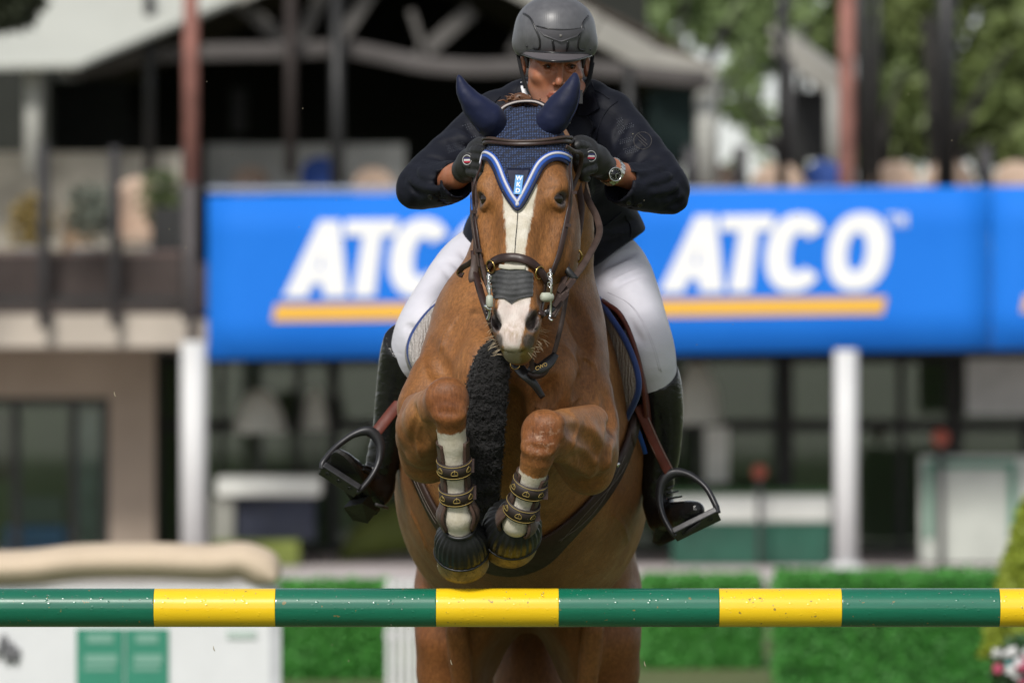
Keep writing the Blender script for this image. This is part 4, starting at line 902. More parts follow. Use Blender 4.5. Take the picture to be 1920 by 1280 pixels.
# ================================================================== tack
def smooth_path(P, it=3):
    P = P.copy()
    for _ in range(it): P[1:-1] = P[1:-1] * .5 + (P[:-2] + P[2:]) * .25
    return P
def on(field, pts, n, off=.003, y0=None, y1=None, sm=3):
    q = catmull(np.array(pts, float), n); P, N = field.hit(q[:, 0], q[:, 1], y0, y1, off); return smooth_path(P, sm), unit(smooth_path(N, sm + 3))
def strap(name, pts, w_px, m, parent, th=.004, n=24, off=.003, field=None, y0=None, y1=None, wk=None, sm=3):
    P, N = on(field or HF, pts, n, off, y0, y1, sm)
    return mesh(name, *ribbon(P, N, R(w_px, float(P[:, 1].mean())), th, wk=wk), m, parent)
def free(name, pts, w_px, m, parent, th=.004, n=30, N=(0, -1, 0), wk=None):
    """strap that hangs free: pts (px, py, Y)"""
    P = catmull([W(*p) for p in pts], n); return mesh(name, *ribbon(P, np.array(N, float), R(w_px), th, wk=wk), m, parent)
def vnoise(P, f, seed=0):
    r = np.random.RandomState(seed).rand(32, 32, 32); Q = np.asarray(P) * f; i = np.floor(Q).astype(int); t = Q - i; t = t * t * (3 - 2 * t); o = 0
    for a in (0, 1):
        for b in (0, 1):
            for c in (0, 1): o = o + r[(i[:, 0] + a) % 32, (i[:, 1] + b) % 32, (i[:, 2] + c) % 32] * np.abs(1 - a - t[:, 0]) * np.abs(1 - b - t[:, 1]) * np.abs(1 - c - t[:, 2])
    return o - .5
def vnormals(V, Q):
    n = np.cross(V[Q[:, 2]] - V[Q[:, 0]], V[Q[:, 3]] - V[Q[:, 1]]); o = np.zeros_like(V)
    for j in range(4): np.add.at(o, Q[:, j], n)
    return unit(o)
def sheet(G, th):
    """solid sheet from an (m, n, 3) grid of front points; th thickness away from the camera side normal"""
    m, n, _ = G.shape; du = np.gradient(G, axis=0); dv = np.gradient(G, axis=1); N = unit(np.cross(du, dv))
    B = G - N * th; V = np.vstack([G.reshape(-1, 3), B.reshape(-1, 3)]); k = m * n; F = []
    for i in range(m - 1):
        for j in range(n - 1):
            a, b, c, d = i * n + j, i * n + j + 1, (i + 1) * n + j + 1, (i + 1) * n + j
            F += [(a, d, c, b), (k + a, k + b, k + c, k + d)]
    rim = [i * n for i in range(m)] + [(m - 1) * n + j for j in range(1, n)] + [i * n + n - 1 for i in range(m - 2, -1, -1)] + [j for j in range(n - 2, 0, -1)]
    for a, b in zip(rim, rim[1:] + rim[:1]): F.append((a, k + a, k + b, b)[::-1])
    return V, F

m_leather = mat('dark_brown_leather', (0.030, 0.016, 0.0135), 0.40, spec=.32, var=0.25, vs=30, bs=260, bst=0.12, bd=.001)
m_leather2 = mat('worn_brown_leather', (0.052, 0.034, 0.028), 0.50, spec=.3, var=0.3, vs=40, bs=220, bst=0.2, bd=.001)
m_redl = mat('reddish_brown_leather', (0.095, 0.022, 0.014), 0.50, spec=.25, var=0.25, vs=25, bs=240, bst=0.15, bd=.001)
m_blackl = mat('black_leather', (0.012, 0.012, 0.013), 0.30, var=0.2, vs=20, bs=150, bst=0.12, bd=.001)
m_brass = mat('brass', (0.50, 0.34, 0.12), 0.25, metal=1.0, bst=0)
m_steel = mat('polished_steel', (0.62, 0.62, 0.60), 0.18, metal=1.0, bst=0)
m_rubberw = mat('pale_rubber', (0.36, 0.38, 0.31), 0.5)
m_navy = mat('navy_lycra', (0.0065, 0.010, 0.036), 0.58, var=0.2, vs=12, bs=55, bst=0.15, bd=.004, sheen=0.03, spec=.25)
m_royal = mat('royal_blue_binding', (0.006, 0.030, 0.150), 0.7, bs=700, bst=0.3, bd=.0006, sheen=.2)
m_bright = mat('bright_blue_braid', (0.015, 0.075, 0.36), 0.6, bs=900, bst=0.4, bd=.0006)
m_braid = mat('silver_braid', (0.50, 0.50, 0.56), 0.5, bs=1100, bst=0.6, bd=.0008)
# crochet
M = Mat('navy_crochet'); v = M.co(scale=(1, 0.6, 1)); vo = M.n('TexVoronoi'); vo.inputs['Scale'].default_value = 150; vo.inputs['Randomness'].default_value = 0.25
M.L(v, vo.inputs['Vector'])
cc = M.ramp(vo.outputs['Distance'], [(0.15, (0.050, 0.080, 0.170)), (0.42, (0.018, 0.032, 0.085)), (0.62, (0.004, 0.006, 0.016))])
M.set(Base_Color=cc, Roughness=0.8, Normal=M.bump(M.ramp(vo.outputs['Distance'], [(0.1, (1, 1, 1)), (0.6, (0, 0, 0))]), 0.9, .004)); m_croch = M.m

# ---- ear bonnet
bon = thing('ear_bonnet', 'navy crocheted ear bonnet with blue and silver trim on the horse\'s head', 'ear bonnet', tuple(W(983, 260, -.1)))
BT = [(897, 290), (903, 262), (915, 240), (930, 214), (945, 201), (965, 195), (985, 192.5), (1005, 195), (1022, 201), (1040, 225), (1055, 256), (1064, 290)]
BB = [(897, 312), (905, 302), (915, 299), (922, 305), (930, 322), (938, 345), (950, 370), (960, 384), (971, 397), (985, 380), (1000, 350), (1012, 325), (1020, 312), (1032, 303), (1045, 301), (1058, 308), (1064, 313)]
bt, bb = np.array(BT, float), np.array(BB, float)
xs = np.linspace(898, 1062, 84); v_ = np.linspace(0, 1, 60)
ty = np.interp(xs, bt[:, 0], bt[:, 1]); by = np.interp(xs, bb[:, 0], bb[:, 1])
gx = np.broadcast_to(xs, (60, 84)); gy = ty + (by - ty) * v_[:, None]
G, _ = HF.hit(gx, gy, y1=.2); G, _ = HF.snap(G, .0065)
mesh('cap', *sheet(G, .003), m_croch, bon)
# plain dark panel in the V below the crochet
gx2 = np.stack([np.linspace(952 + 13 * t, 994 - 16 * t, 16) for t in np.linspace(0, 1, 14)]); gy2 = np.broadcast_to(np.linspace(318, 378, 14)[:, None], gx2.shape)
G, _ = HF.hit(gx2, gy2, y1=.2); G, _ = HF.snap(G, .0085); mesh('panel', *sheet(G, .002), m_navy, bon)
edge_pts = [p for p in BB if 897 <= p[0] <= 1062]
def inset(pts, d):
    P = catmull(np.array(pts, float), 60); T = unit(np.gradient(P, axis=0)); return P + np.stack([T[:, 1], -T[:, 0]], 1) * d
for nm, ins, wpx, mt, off in (('hem', 1, 7, m_navy, .0075), ('braid', 8.0, 9.5, m_bright, .0085), ('braid', 14.5, 3.4, m_bright, .0090), ('cord', 11.4, 5.0, m_braid, .0105)):
    q = inset(edge_pts, ins); P, _ = HF.hit(q[:, 0], q[:, 1], y1=.2); P = smooth_path(P, 4); P, N = HF.snap(P, off); mesh(nm, *ribbon(P, N, R(wpx), .004 if nm != 'cord' else .005), mt, bon)
# badge with stacked letters
bc, bn = HF.hit(973.5, 348, y1=.2); bc2, _ = HF.snap(np.array([bc]), .0105); bc = bc2[0]
Zb = unit(bn * .35 + HU); Yb = unit(-HA - Zb * (-HA @ Zb)); Yb = unit(Yb + .06 * np.cross(Yb, Zb)); Xb = np.cross(Yb, Zb)
M4 = Matrix(((Xb[0], Yb[0], Zb[0], bc[0]), (Xb[1], Yb[1], Zb[1], bc[1]), (Xb[2], Yb[2], Zb[2], bc[2]), (0, 0, 0, 1)))
Vb, Fb = box((0, 0, 0), (R(15), R(37), .0018)); bd_ = mesh('badge', (np.c_[Vb, np.ones(8)] @ np.array(M4).T)[:, :3], Fb, mat('sky_blue_label', (0.015, 0.22, 0.52), 0.45, bst=0), bon, smooth=False)
m_wtxt = mat('white_thread', (0.78, 0.78, 0.78), 0.6, bst=0)
for i, ch in enumerate('WKD'):
    text_mesh('letter', ch, .0165, m_wtxt, bd_, M4 @ Matrix.Translation((0, R(12 - 12 * i), .0012)), .0004, .0004)
# ears
def ear(chn, radii, back):
    c = np.array([W(*p) for p in chn]); lo, hi = c.min(0) - .06, c.max(0) + .06; f = Field.around(lo, hi, .004)
    f.chain(c, [R(r) for r in radii], .004, n=26)
    f.ell(W(*back[0]), back[1], .03)
    V, Q = f.net(2); nn = vnormals(V, Q); V = V + nn * (vnoise(V, 38, 3) * .003 + vnoise(V, 90, 4) * .0012)[:, None]; mesh('ear', V, Q, m_navy, bon)
ear([(930, 238, -.02), (916, 222, -.035), (897, 204, -.045), (880, 186, -.055), (868, 166, -.06), (863, 152, -.062), (860, 142, -.06)], [20, 30, 26, 19, 12, 7, 2.4], ((922, 232, -.01), (.032, .03, .03)))
ear([(1022, 240, -.03), (1036, 226, -.045), (1050, 205, -.055), (1063, 184, -.065), (1072, 165, -.07), (1077, 150, -.07), (1078, 138, -.066)], [19, 28, 27.5, 22, 15, 9, 3], ((1030, 230, -.02), (.032, .03, .03)))
# seam piping on the ears
for pts in ([(900, 248, -.05), (880, 218, -.06), (862, 182, -.065), (859, 150, -.064)], [(1050, 250, -.06), (1078, 210, -.075), (1087, 172, -.078), (1080, 143, -.07)]):
    mesh('ear_seam', *tube([W(*p) for p in pts], .0016, 24, 6), m_navy, bon)
# thin plait cord lying down the blaze
P, N = on(HF, [(971, 395), (970, 420), (967, 450), (965, 484)], 20, .002); mesh('tie_cord', *tube(P, .0011, None, 5), m_blackl, bon)

# ---- bridle
bri = thing('bridle', 'dark brown leather bridle and reins on the horse\'s head', 'bridle', tuple(W(975, 400, -.1)))
def hstrap(name, pts, wpx, m=m_leather, off=.010, th=.006, n=30, y1=.25): 
    q = catmull(np.array(pts, float), n); P, _ = HF.hit(q[:, 0], q[:, 1], y1=y1); P = smooth_path(P, 5); P, N = HF.snap(P, off); P = smooth_path(P, 2)
    return mesh(name, *ribbon(P, unit(smooth_path(N, 4)), R(wpx), th), m, bri)
bw = hstrap('browband', [(901, 264), (915, 268), (945, 273), (980, 275), (1020, 273), (1050, 268), (1064, 265)], 14, off=.015, th=.009)
q = catmull(np.array([(905, 262), (945, 271), (980, 273), (1020, 271), (1060, 263)], float), 30); P, _ = HF.hit(q[:, 0], q[:, 1], y1=.25); P, N = HF.snap(smooth_path(P, 5), .0205); mesh('raised_roll', *ribbon(P, N, R(6), .006), m_leather2, bw)
P = catmull([W(932, 214, .0), W(945, 200, .02), W(965, 192, .03), W(985, 189.5, .035), W(1005, 191, .03), W(1022, 199, .02), W(1035, 212, 0)], 30); mesh('headpiece', *ribbon(P, np.array((0, -.4, 1.0)), .020, .006), m_leather, bri)
P2 = P + np.array((0, -.011, -.001)); mesh('headpiece_lining', *tube(P2, .003, None, 6), mat('pale_piping', (0.40, 0.36, 0.34), 0.6), bri)
hstrap('noseband', [(914, 512), (920, 500), (932, 489), (950, 484), (968, 484), (985, 488), (1000, 499), (1013, 512), (1022, 528)], 17, off=.007, th=.008, y1=.05)
hstrap('nose_padding', [(940, 500), (955, 503), (968, 502.5), (984, 503)], 8, mat('pale_fleece', (0.42, 0.40, 0.33), 0.9), .005, .005, y1=.0)
for nm, pts in (('cheek_strap', [(903, 288), (897, 330), (894, 380), (897, 430), (902, 470), (911, 505), (916, 530)]), ('cheek_strap', [(1063, 272), (1064, 330), (1063, 385), (1057, 430), (1048, 470), (1038, 495), (1031, 512)])):
    hstrap(nm, pts, 11, off=.008, th=.005, n=40, y1=.1)
hstrap('cheek_strap', [(893, 365), (896, 430), (901, 470), (908, 500)], 6, m_leather2, .014, .003, y1=.1)
free('throat_lash', [(1062, 275, -.10), (1075, 283, -.02), (1090, 290, .07), (1086, 320, .10), (1075, 350, .09), (1066, 368, .02)], 8, m_leather2, bri)
free('strap_end', [(1066, 350, -.08), (1064, 400, -.085), (1068, 418, -.08)], 6, m_blackl, bri, .003)
for c in ((1067, 360), (1060, 425), (905, 470), (899, 400)):
    q_, n_ = HF.hit(c[0], c[1], y1=.1); q2, n2 = HF.snap(np.array([q_]), .012); V, F = box((0, 0, 0), (R(11), .005, R(6))); mesh('keeper', V + q2[0] + np.array((0, -.003, 0)), F, m_leather, bri, smooth=False)
for c in ((926, 501), (1007, 512)):
    q_, n_ = HF.hit(c[0], c[1], y1=.0); mesh('noseband_ring', *ring(q_ + n_ * .010, unit(np.array((1 if c[0] > 960 else -1, -.75, -.25))), R(12), .0022), m_brass, bri)
# bit: cheek pieces, chains and pale rubber rolls
def bit(sx, pts_cheek, roll, hook):
    e = empty('bit', tuple(W(*roll[0]))); e.parent = bri; e.matrix_parent_inverse = bri.matrix_world.inverted()
    mesh('cheek_bar', *tube([W(*p) for p in pts_cheek], R(2.8), 24, 8), m_steel, e)
    a, b = W(*roll[0]), W(*roll[1]); V, F = lathe(a, b - a, [(0, R(roll[2] * .55)), (.12 * np.linalg.norm(b - a), R(roll[2])), (.5 * np.linalg.norm(b - a), R(roll[2] * 1.06)), (.88 * np.linalg.norm(b - a), R(roll[2])), (np.linalg.norm(b - a), R(roll[2] * .55))], 18)
    mesh('rubber_roll', V, F, m_rubberw, e)
    for i in range(3):
        c = W(*hook); c = c + np.array((0, -.004, -R(9) * i)); mesh('chain_link', *ring(c, (1, .3 * (-1) ** i, .2) if i % 2 else (.2, 1, .2), R(4.5), .0013, 16, 6), m_steel, e)
bit(-1, [(916, 512, -.20), (917, 540, -.215), (918, 585, -.21), (914, 600, -.205)], ((918, 553, -.225), (918, 577, -.225), 6.5), (917, 520, -.22))
bit(1, [(1031, 503, -.16), (1033, 530, -.175), (1032, 585, -.17), (1030, 597, -.175), (1035, 601, -.18)], ((1014, 557, -.18), (1037, 557, -.165), 8.5), (1031, 515, -.18))
mesh('toggle', *tube([W(909, 572, -.21), W(920, 582, -.215)], R(4), 4, 8), m_steel, bri)
hstrap('chin_strap', [(1009, 594), (1020, 584), (1034, 577)], 9, off=.010, y1=.1)
hstrap('nose_side_strap', [(1020, 525), (1016, 555), (1009, 590)], 8, off=.006, th=.004, y1=.1)
free('chin_strap_end', [(1010, 596, -.16), (1024, 586, -.17), (1040, 578, -.16)], 10, m_blackl, bri)
# reins
free('rein', [(1033, 590, -.165), (1042, 572, -.15), (1052, 540, -.11), (1064, 505, -.06), (1078, 465, .0), (1087, 425, .06), (1090, 385, .11), (1085, 350, .15), (1086, 325, .18)], 13, m_leather2, bri, .005, 50, (-.3, -1, 0))
free('rein', [(1036, 594, -.165), (1050, 566, -.14), (1066, 535, -.11), (1090, 502, -.06), (1112, 465, .0), (1124, 435, .06), (1118, 405, .11), (1105, 380, .15), (1094, 352, .18), (1092, 330, .2)], 13, m_leather2, bri, .005, 50, (-.2, -1, .2))
free('rein', [(917, 590, -.20), (906, 560, -.17), (897, 528, -.12), (890, 495, -.05), (893, 460, .0), (893, 420, .05), (890, 370, .12), (890, 330, .18)], 12, m_leather, bri, .005, 40, (.3, -1, 0))
free('rein', [(917, 548, -.20), (905, 500, -.12), (900, 460, -.05), (897, 420, .0), (893, 360, .1), (892, 330, .16)], 8, m_leather2, bri, .005, 40, (.3, -1, 0))
free('curb_strap', [(903, 470, -.05), (893, 482, -.02), (880, 494, .02), (867, 502, .06), (861, 512, .08), (868, 516, .07)], 11, m_leather, bri)
free('curb_strap', [(893, 478, -.06), (890, 500, -.08), (886, 520, -.09), (888, 528, -.09)], 16, m_leather2, bri)
mesh('strap_buckle', *ring(W(863, 513, .075), (.5, 1, .3), R(6), .0015), m_brass, bri)
for p in ((1060, 500, -.085), (1053, 540, -.125), (1071, 532, -.115), (1044, 566, -.16), (1058, 556, -.14)):
    V, F = box((0, 0, 0), (R(19), .012, R(9))); a = .9; Vr = V @ np.array([[math.cos(a), 0, math.sin(a)], [0, 1, 0], [-math.sin(a), 0, math.cos(a)]]); mesh('rein_loop', Vr + W(*p), F, m_leather, bri, smooth=False)
mesh('rein_stop', *ribbon([W(1054, 492, -.08), W(1065, 508, -.09), W(1080, 525, -.09)], np.array((0, -1., 0)), R(13), .010, 8), m_blackl, bri)
hstrap('lip_tape', [(921, 520), (930, 520)], 2, m_blackl, .002, .001, 4, .0)

# grey tape across the nose, with a point in the middle
nt_ = thing('nose_tape', 'dark grey elastic tape wrapped across the horse\'s nose below the noseband', 'tape', tuple(W(960, 535, -.2)))
xs = np.linspace(922, 998, 40); top = np.interp(xs, [922, 940, 960, 980, 998], [512, 505, 503.5, 505, 512]); bot = np.interp(xs, [922, 930, 945, 959, 972, 988, 998], [560, 560, 559, 570, 560, 557, 555])
gy = top + (bot - top) * np.linspace(0, 1, 26)[:, None]; gx = np.broadcast_to(xs, gy.shape)
G, _ = HF.hit(gx, gy, y1=.05); G, Nn = HF.snap(G, .003); G = G + Nn * (.0011 * np.sin(gy * .62 + np.sin(gx * .09) * 1.3))[..., None]
mesh('tape', *sheet(G, .002), mat('grey_elastic', (0.040, 0.041, 0.043), 0.75, var=.3, vs=60, bs=500, bst=.4, bd=.0008), nt_)

# ---- martingale: rings, straps, stop and sheepskin-covered chest strap
mar = thing('martingale', 'brown running martingale with a black sheepskin covered strap between the forelegs', 'martingale', tuple(W(930, 700, 0)))
mesh('ring', *ring(W(1077, 479, -.01), (.35, 1, .25), R(14), .0032), m_brass, mar)
free('fork_strap', [(1074, 490, -.01), (1066, 530, -.03), (1060, 565, -.05), (1054, 600, -.06), (1046, 635, -.065), (1038, 665, -.065)], 9, m_leather2, mar)
free('fork_strap', [(888, 470, .02), (892, 515, -.02), (904, 560, -.08), (920, 605, -.1), (940, 650, -.08), (965, 680, -.06)], 12, m_leather, mar)
free('fork_strap', [(992, 655, -.12), (996, 675, -.1), (999, 695, -.09)], 9, m_leather2, mar)
free('stop', [(1042, 664, -.07), (1028, 680, -.085), (1010, 692, -.09), (993, 686, -.08)], 22, m_blackl, mar, .008, 24, (0, -1, .2), [.6, 1, 1, .9])
free('stop', [(1024, 692, -.08), (1016, 701, -.088), (1003, 704, -.088), (993, 698, -.08)], 13, m_leather, mar, .012, 16)
stp = free('yoke', [(960, 655, -.03), (968, 680, -.05), (982, 700, -.07), (1000, 718, -.07), (1018, 745, -.06)], 20, m_blackl, mar, .005, 30, (0, -1, .3), [1, 1.1, 1, .8, .55])
text_mesh('lettering', 'CWD', .0135, m_brass, mar, Matrix.Translation(tuple(W(1015, 687, -.098))) @ Matrix.Rotation(math.radians(90), 4, 'X') @ Matrix.Rotation(math.radians(24), 4, 'Z'), .0004)
mesh('rivet', *ring(W(966, 683, -.065), (0, 1, 0), R(9), .0015), m_brass, mar)
sp = [W(930, 664, .0), W(918, 700, -.005), (W(912, 760, .02)), W(908, 840, .06), W(904, 910, .12), W(908, 975, .22), W(915, 1000, .32)]
f = Field.around(np.min(sp, 0) - .08, np.max(sp, 0) + .08, .004); f.chain(sp, [.040, .050, .051, .049, .045, .040, .03], .01, n=14, flat=((0, 1, 0), .42))
V, Q = f.net(2); nn = vnormals(V, Q); dsp = vnoise(V, 105, 1) * .006 + vnoise(V, 190, 2) * .006 + vnoise(V, 38, 5) * .003
M = Mat('black_sheepskin'); v = M.co(); hgt = M.noise(v, 170, 4, .65, 1.0)
M.set(Base_Color=M.ramp(hgt, [(0.35, (0.002, 0.002, 0.002)), (0.7, (0.014, 0.0125, 0.013))]), Roughness=.85, Sheen_Weight=.10, Sheen_Roughness=.45, Normal=M.bump(hgt, .9, .006))
sc_o = mesh('sheepskin_cover', V + nn * dsp[:, None], Q, M.m, mar)
VS = V + nn * dsp[:, None]; locks = []
for i in NR.choice(np.where(nn[:, 1] < .5)[0], 3600):
    p = VS[i] - nn[i] * .002; t1 = unit(np.cross(nn[i], NR.normal(size=3))); d1 = unit(nn[i] * .7 + t1 * .7 + np.array((0, 0, -.25))); l = NR.uniform(.006, .013)
    locks.append(tube([p, p + d1 * l * .6, p + d1 * l + unit(np.cross(d1, nn[i])) * l * .5 - nn[i] * .001], [.0013, .0012, .0004], 4, 3))
kind(mesh('wool_locks', *joinm(locks), M.m, sc_o), 'stuff')

# ---- girth with stud guard
gir = thing('girth', 'brown leather girth with a wide rounded stud guard under the horse\'s belly', 'girth', tuple(W(960, 1040, .6)))
gp = [(1192, 735), (1184, 790), (1168, 845), (1140, 900), (1095, 955), (1045, 1000), (1000, 1035), (950, 1046), (900, 1036), (850, 1000), (815, 950), (795, 905), (770, 850)]
P, N = on(HF, gp, 60, .012, y0=.46, sm=8)
P, N = HF.snap(P, .012); P = smooth_path(P, 6)
gw = np.interp(np.linspace(0, 12, 60), np.arange(13), [44, 44, 48, 56, 60, 72, 98, 112, 100, 66, 52, 46, 44]) / 60
mesh('stud_guard', *sweep(P, N, rrect(R(60, .6), .012), np.stack([gw, np.ones(60)], 1)), mat('chocolate_girth_leather', (0.030, 0.015, 0.011), .55, var=.3, vs=18, bs=200, bst=.15, bd=.001, spec=.3), gir)
mesh('billets', *ribbon(P[:9] + N[:9] * .006, N[:9], R(38, .7), .006), m_leather2, gir)
m_stitch = mat('pale_stitching', (0.16, 0.13, 0.11), 0.7, bst=0)
T_, N_, B_ = frames(P, N)
for o_ in (-.016, .016): 
    i0, i1 = 11, 26; ph = np.linspace(0, math.pi * 1.6, i1 - i0); pp = P[i0:i1] + N_[i0:i1] * .0068 + B_[i0:i1] * (o_ * np.cos(ph))[:, None]; mesh('stitching', *tube(pp, .0007, 60, 4), m_stitch, gir)
    i0, i1 = 47, 56; pp = P[i0:i1] + N_[i0:i1] * .0068 + B_[i0:i1] * o_ * .6; mesh('stitching', *tube(pp, .0007, 30, 4), m_stitch, gir)
for p in ((1147, 868), (1139, 878)):
    q_, n_ = HF.hit(p[0], p[1], y0=.46); mesh('stud', *lathe(q_ + n_ * .016, n_, [(0, .007), (.004, .0075), (.007, .004)], 14), m_steel, gir)

# ---- saddle pad
pad = thing('saddle_pad', 'grey fleece saddle pad with royal blue binding under the saddle', 'saddle pad', tuple(W(975, 640, .9)))
M = Mat('grey_quilted_fleece'); v = M.co(); wv = M.n('TexWave'); wv.inputs['Scale'].default_value = 38; wv.inputs['Distortion'].default_value = 6; wv.inputs['Detail'].default_value = 3; M.L(v, wv.inputs['Vector']); hn = M.noise(v, 220, 4, .7)
M.set(Base_Color=M.ramp(hn, [(0.3, (0.27, 0.245, 0.23)), (0.7, (0.46, 0.43, 0.41))]), Roughness=.95, Normal=M.bump(hn, .6, .004, M.bump(wv.outputs['Fac'], .6, .006))); m_fleece = M.m
INR = [(1118, 562, .86), (1126, 600, .80), (1136, 650, .76), (1146, 705, .76), (1158, 755, .78), (1170, 788, .80)]
OUTR = [(1122, 560, .84), (1142, 590, .72), (1172, 637, .66), (1193, 690, .65), (1196, 735, .67), (1172, 790, .76)]
INL = [(846, 562, .60), (818, 600, .56), (804, 640, .52), (796, 672, .50), (792, 690, .50), (792, 705, .54)]
OUTL = [(838, 560, .62), (806, 585, .58), (779, 620, .55), (768, 650, .54), (772, 678, .54), (788, 704, .56)]
for ins, outs, sx in ((INR, OUTR, 1), (INL, OUTL, -1)):
    a = catmull([W(*p) for p in ins], 26); b = catmull([W(*p) for p in outs], 26)
    d = b + np.stack([np.full(26, sx * .006), np.full(26, .10), np.zeros(26)], 1); e = b + np.stack([np.full(26, sx * .02), np.full(26, .45), np.full(26, -.02)], 1)
    u = np.linspace(0, 1, 7)[:, None, None]; bulge = np.sin(np.pi * np.linspace(0, 1, 7))[:, None, None] * np.array((sx * .006, -.018, 0))
    front = a * (1 - u) + b * u + bulge; ub = np.linspace(0, 1, 6)[1:, None, None]; back = b * (1 - ub) + d * ub; ub2 = np.linspace(0, 1, 8)[1:, None, None]; back2 = d * (1 - ub2) + e * ub2
    G = np.concatenate([front, back, back2], 0)
    if sx < 0: G = G[:, ::-1]
    mesh('quilted_panel', *sheet(G, .006), m_fleece, pad)
    mesh('binding', *tube(b + np.array((0, -.004, 0)), R(6.5), None, 8), m_royal, pad)
free('blue_strap', [(1194, 800, .80), (1204, 830, .84), (1210, 850, .88)], 9, m_bright, pad)
free('blue_strap', [(1098, 508, .9), (1112, 540, .85), (1128, 575, .80)], 8, m_bright, pad)

# ---- saddle with leathers and stirrups
sad = thing('saddle', 'reddish brown leather jumping saddle with hanging stirrup leathers and black stirrups', 'saddle', tuple(W(975, 560, 1.0)))
f = Field.around(W(975, 560, .7) - np.array((.28, .1, .3)), W(975, 560, 1.5) + np.array((.28, .1, .32)), .010)
f.chain([W(978, 500, .86), W(978, 532, 1.05), W(978, 548, 1.25), W(978, 540, 1.40)], [.075, .095, .12, .12], .05, n=9, flat=((0, 0, 1), .55))
V, Q = f.net(2); mesh('seat', V, Q, m_redl, sad)
FR = [(1112, 556, .92), (1135, 570, .76), (1162, 592, .70), (1184, 640, .67), (1199, 700, .68), (1207, 760, .72), (1207, 795, .78)]
FL = [(850, 556, .95), (815, 572, .92), (790, 610, .92), (778, 650, .92), (772, 700, .92), (772, 760, .94), (776, 795, .96)]
for fl, sx in ((FR, 1), (FL, -1)):
    a = catmull([W(*p) for p in fl], 30); b = a + np.stack([np.full(30, sx * .012), np.full(30, .38), np.linspace(-.11, -.13, 30)], 1); u = np.linspace(0, 1, 10)[:, None, None]
    G = a * (1 - u) + b * u + np.sin(np.pi * u) * np.array((sx * .012, 0, 0))
    if sx < 0: G = G[:, ::-1]
    fo = mesh('flap', *sheet(G, .010), m_redl, sad); mesh('flap_edge', *tube(a + np.array((sx * .003, -.003, 0)), .006, None, 8), m_redl, fo)
    if sx > 0: mesh('knee_block', *tube([W(1138, 575, .80), W(1156, 600, .76), W(1170, 640, .75), W(1178, 690, .76)], [.012, .017, .015, .008], 20, 10), m_redl, fo)
free('stirrup_leather', [(1196, 760, .74), (1210, 790, .75), (1232, 840, .77), (1259, 893, .79)], 21, m_redl, sad, .005, 20, (.25, -1, 0.1))
free('stirrup_leather', [(770, 735, .84), (748, 757, .83), (725, 785, .81), (696, 822, .79)], 23, m_redl, sad, .005, 20, (-.25, -1, .1))
for off in (-8.5, 8.5):
    free('leather_stitch', [(1208 + off * .85, 786 - off * .4, .7445), (1232 + off * .85, 840 - off * .4, .7645), (1257 + off * .85, 889 - off * .4, .7845)], 1.4, m_stitch, sad, .001, 12)
m_stir = mat('black_stirrup_alloy', (0.022, 0.022, 0.025), 0.38, var=.2, vs=30, bs=120, bst=.08, metal=0.2)
def stirrup(D, slot, tr, sx):
    e = empty('stirrup', tuple(W(*tr[0]))); e.parent = sad; e.matrix_parent_inverse = sad.matrix_world.inverted()
    P = catmull([W(*p) for p in D], 60); n = len(P); u = np.linspace(0, 1, n)
    top = np.exp(-((u - .5) / .14) ** 2)
    mesh('frame', *sweep(P, np.array((0, -1., 0)), rrect(R(12.5), .022), np.stack([.95 + .75 * top, np.ones(n)], 1)), m_stir, e)
    a, b = W(*tr[0]), W(*tr[1]); t = unit(b - a); up = unit(np.cross(t, (0, 1, 0))); up = up if up[2] > 0 else -up
    # tread: slab tipped so that its underside shows
    fwd = unit(np.array((0, -1, 0)) + up * .55); fwd = unit(fwd - t * (fwd @ t)); nrm = np.cross(t, fwd); nrm = nrm if nrm[2] > 0 else -nrm
    L = np.linalg.norm(b - a); c = (a + b) / 2; V, F = box((0, 0, 0), (L, .058, R(13))); Mx = np.stack([t, fwd, nrm])
    V = V @ Mx + c + np.array((0, .012, 0)); to = mesh('tread', V, F, m_stir, e, smooth=False); bv = to.modifiers.new('bevel', 'BEVEL'); bv.width = .003; bv.segments = 2
    for q in (-.3, 0, .3):
        cc_ = c + t * L * q - nrm * (R(6.5) + .0006) + np.array((0, .012, 0)) + fwd * .006; Vr, Fr = ring(cc_, nrm, .007, .0014, 14, 6); mesh('tread_hole', Vr, Fr, m_blackl, to)
    for q in slot:
        pass
stirrup([(604, 880, .74), (606, 866, .745), (630, 838, .77), (662, 815, .785), (692, 808, .79), (711, 828, .79), (712, 858, .785), (700, 888, .77), (678, 916, .75), (668, 921, .745)], (), ((603, 877, .745), (671, 921, .745)), -1)
stirrup([(1346, 962, .74), (1341, 945, .745), (1322, 912, .77), (1292, 890, .785), (1263, 886, .79), (1242, 902, .79), (1236, 934, .785), (1243, 966, .77), (1258, 994, .75), (1268, 1004, .745)], (), ((1347, 962, .745), (1264, 1003, .745)), 1)

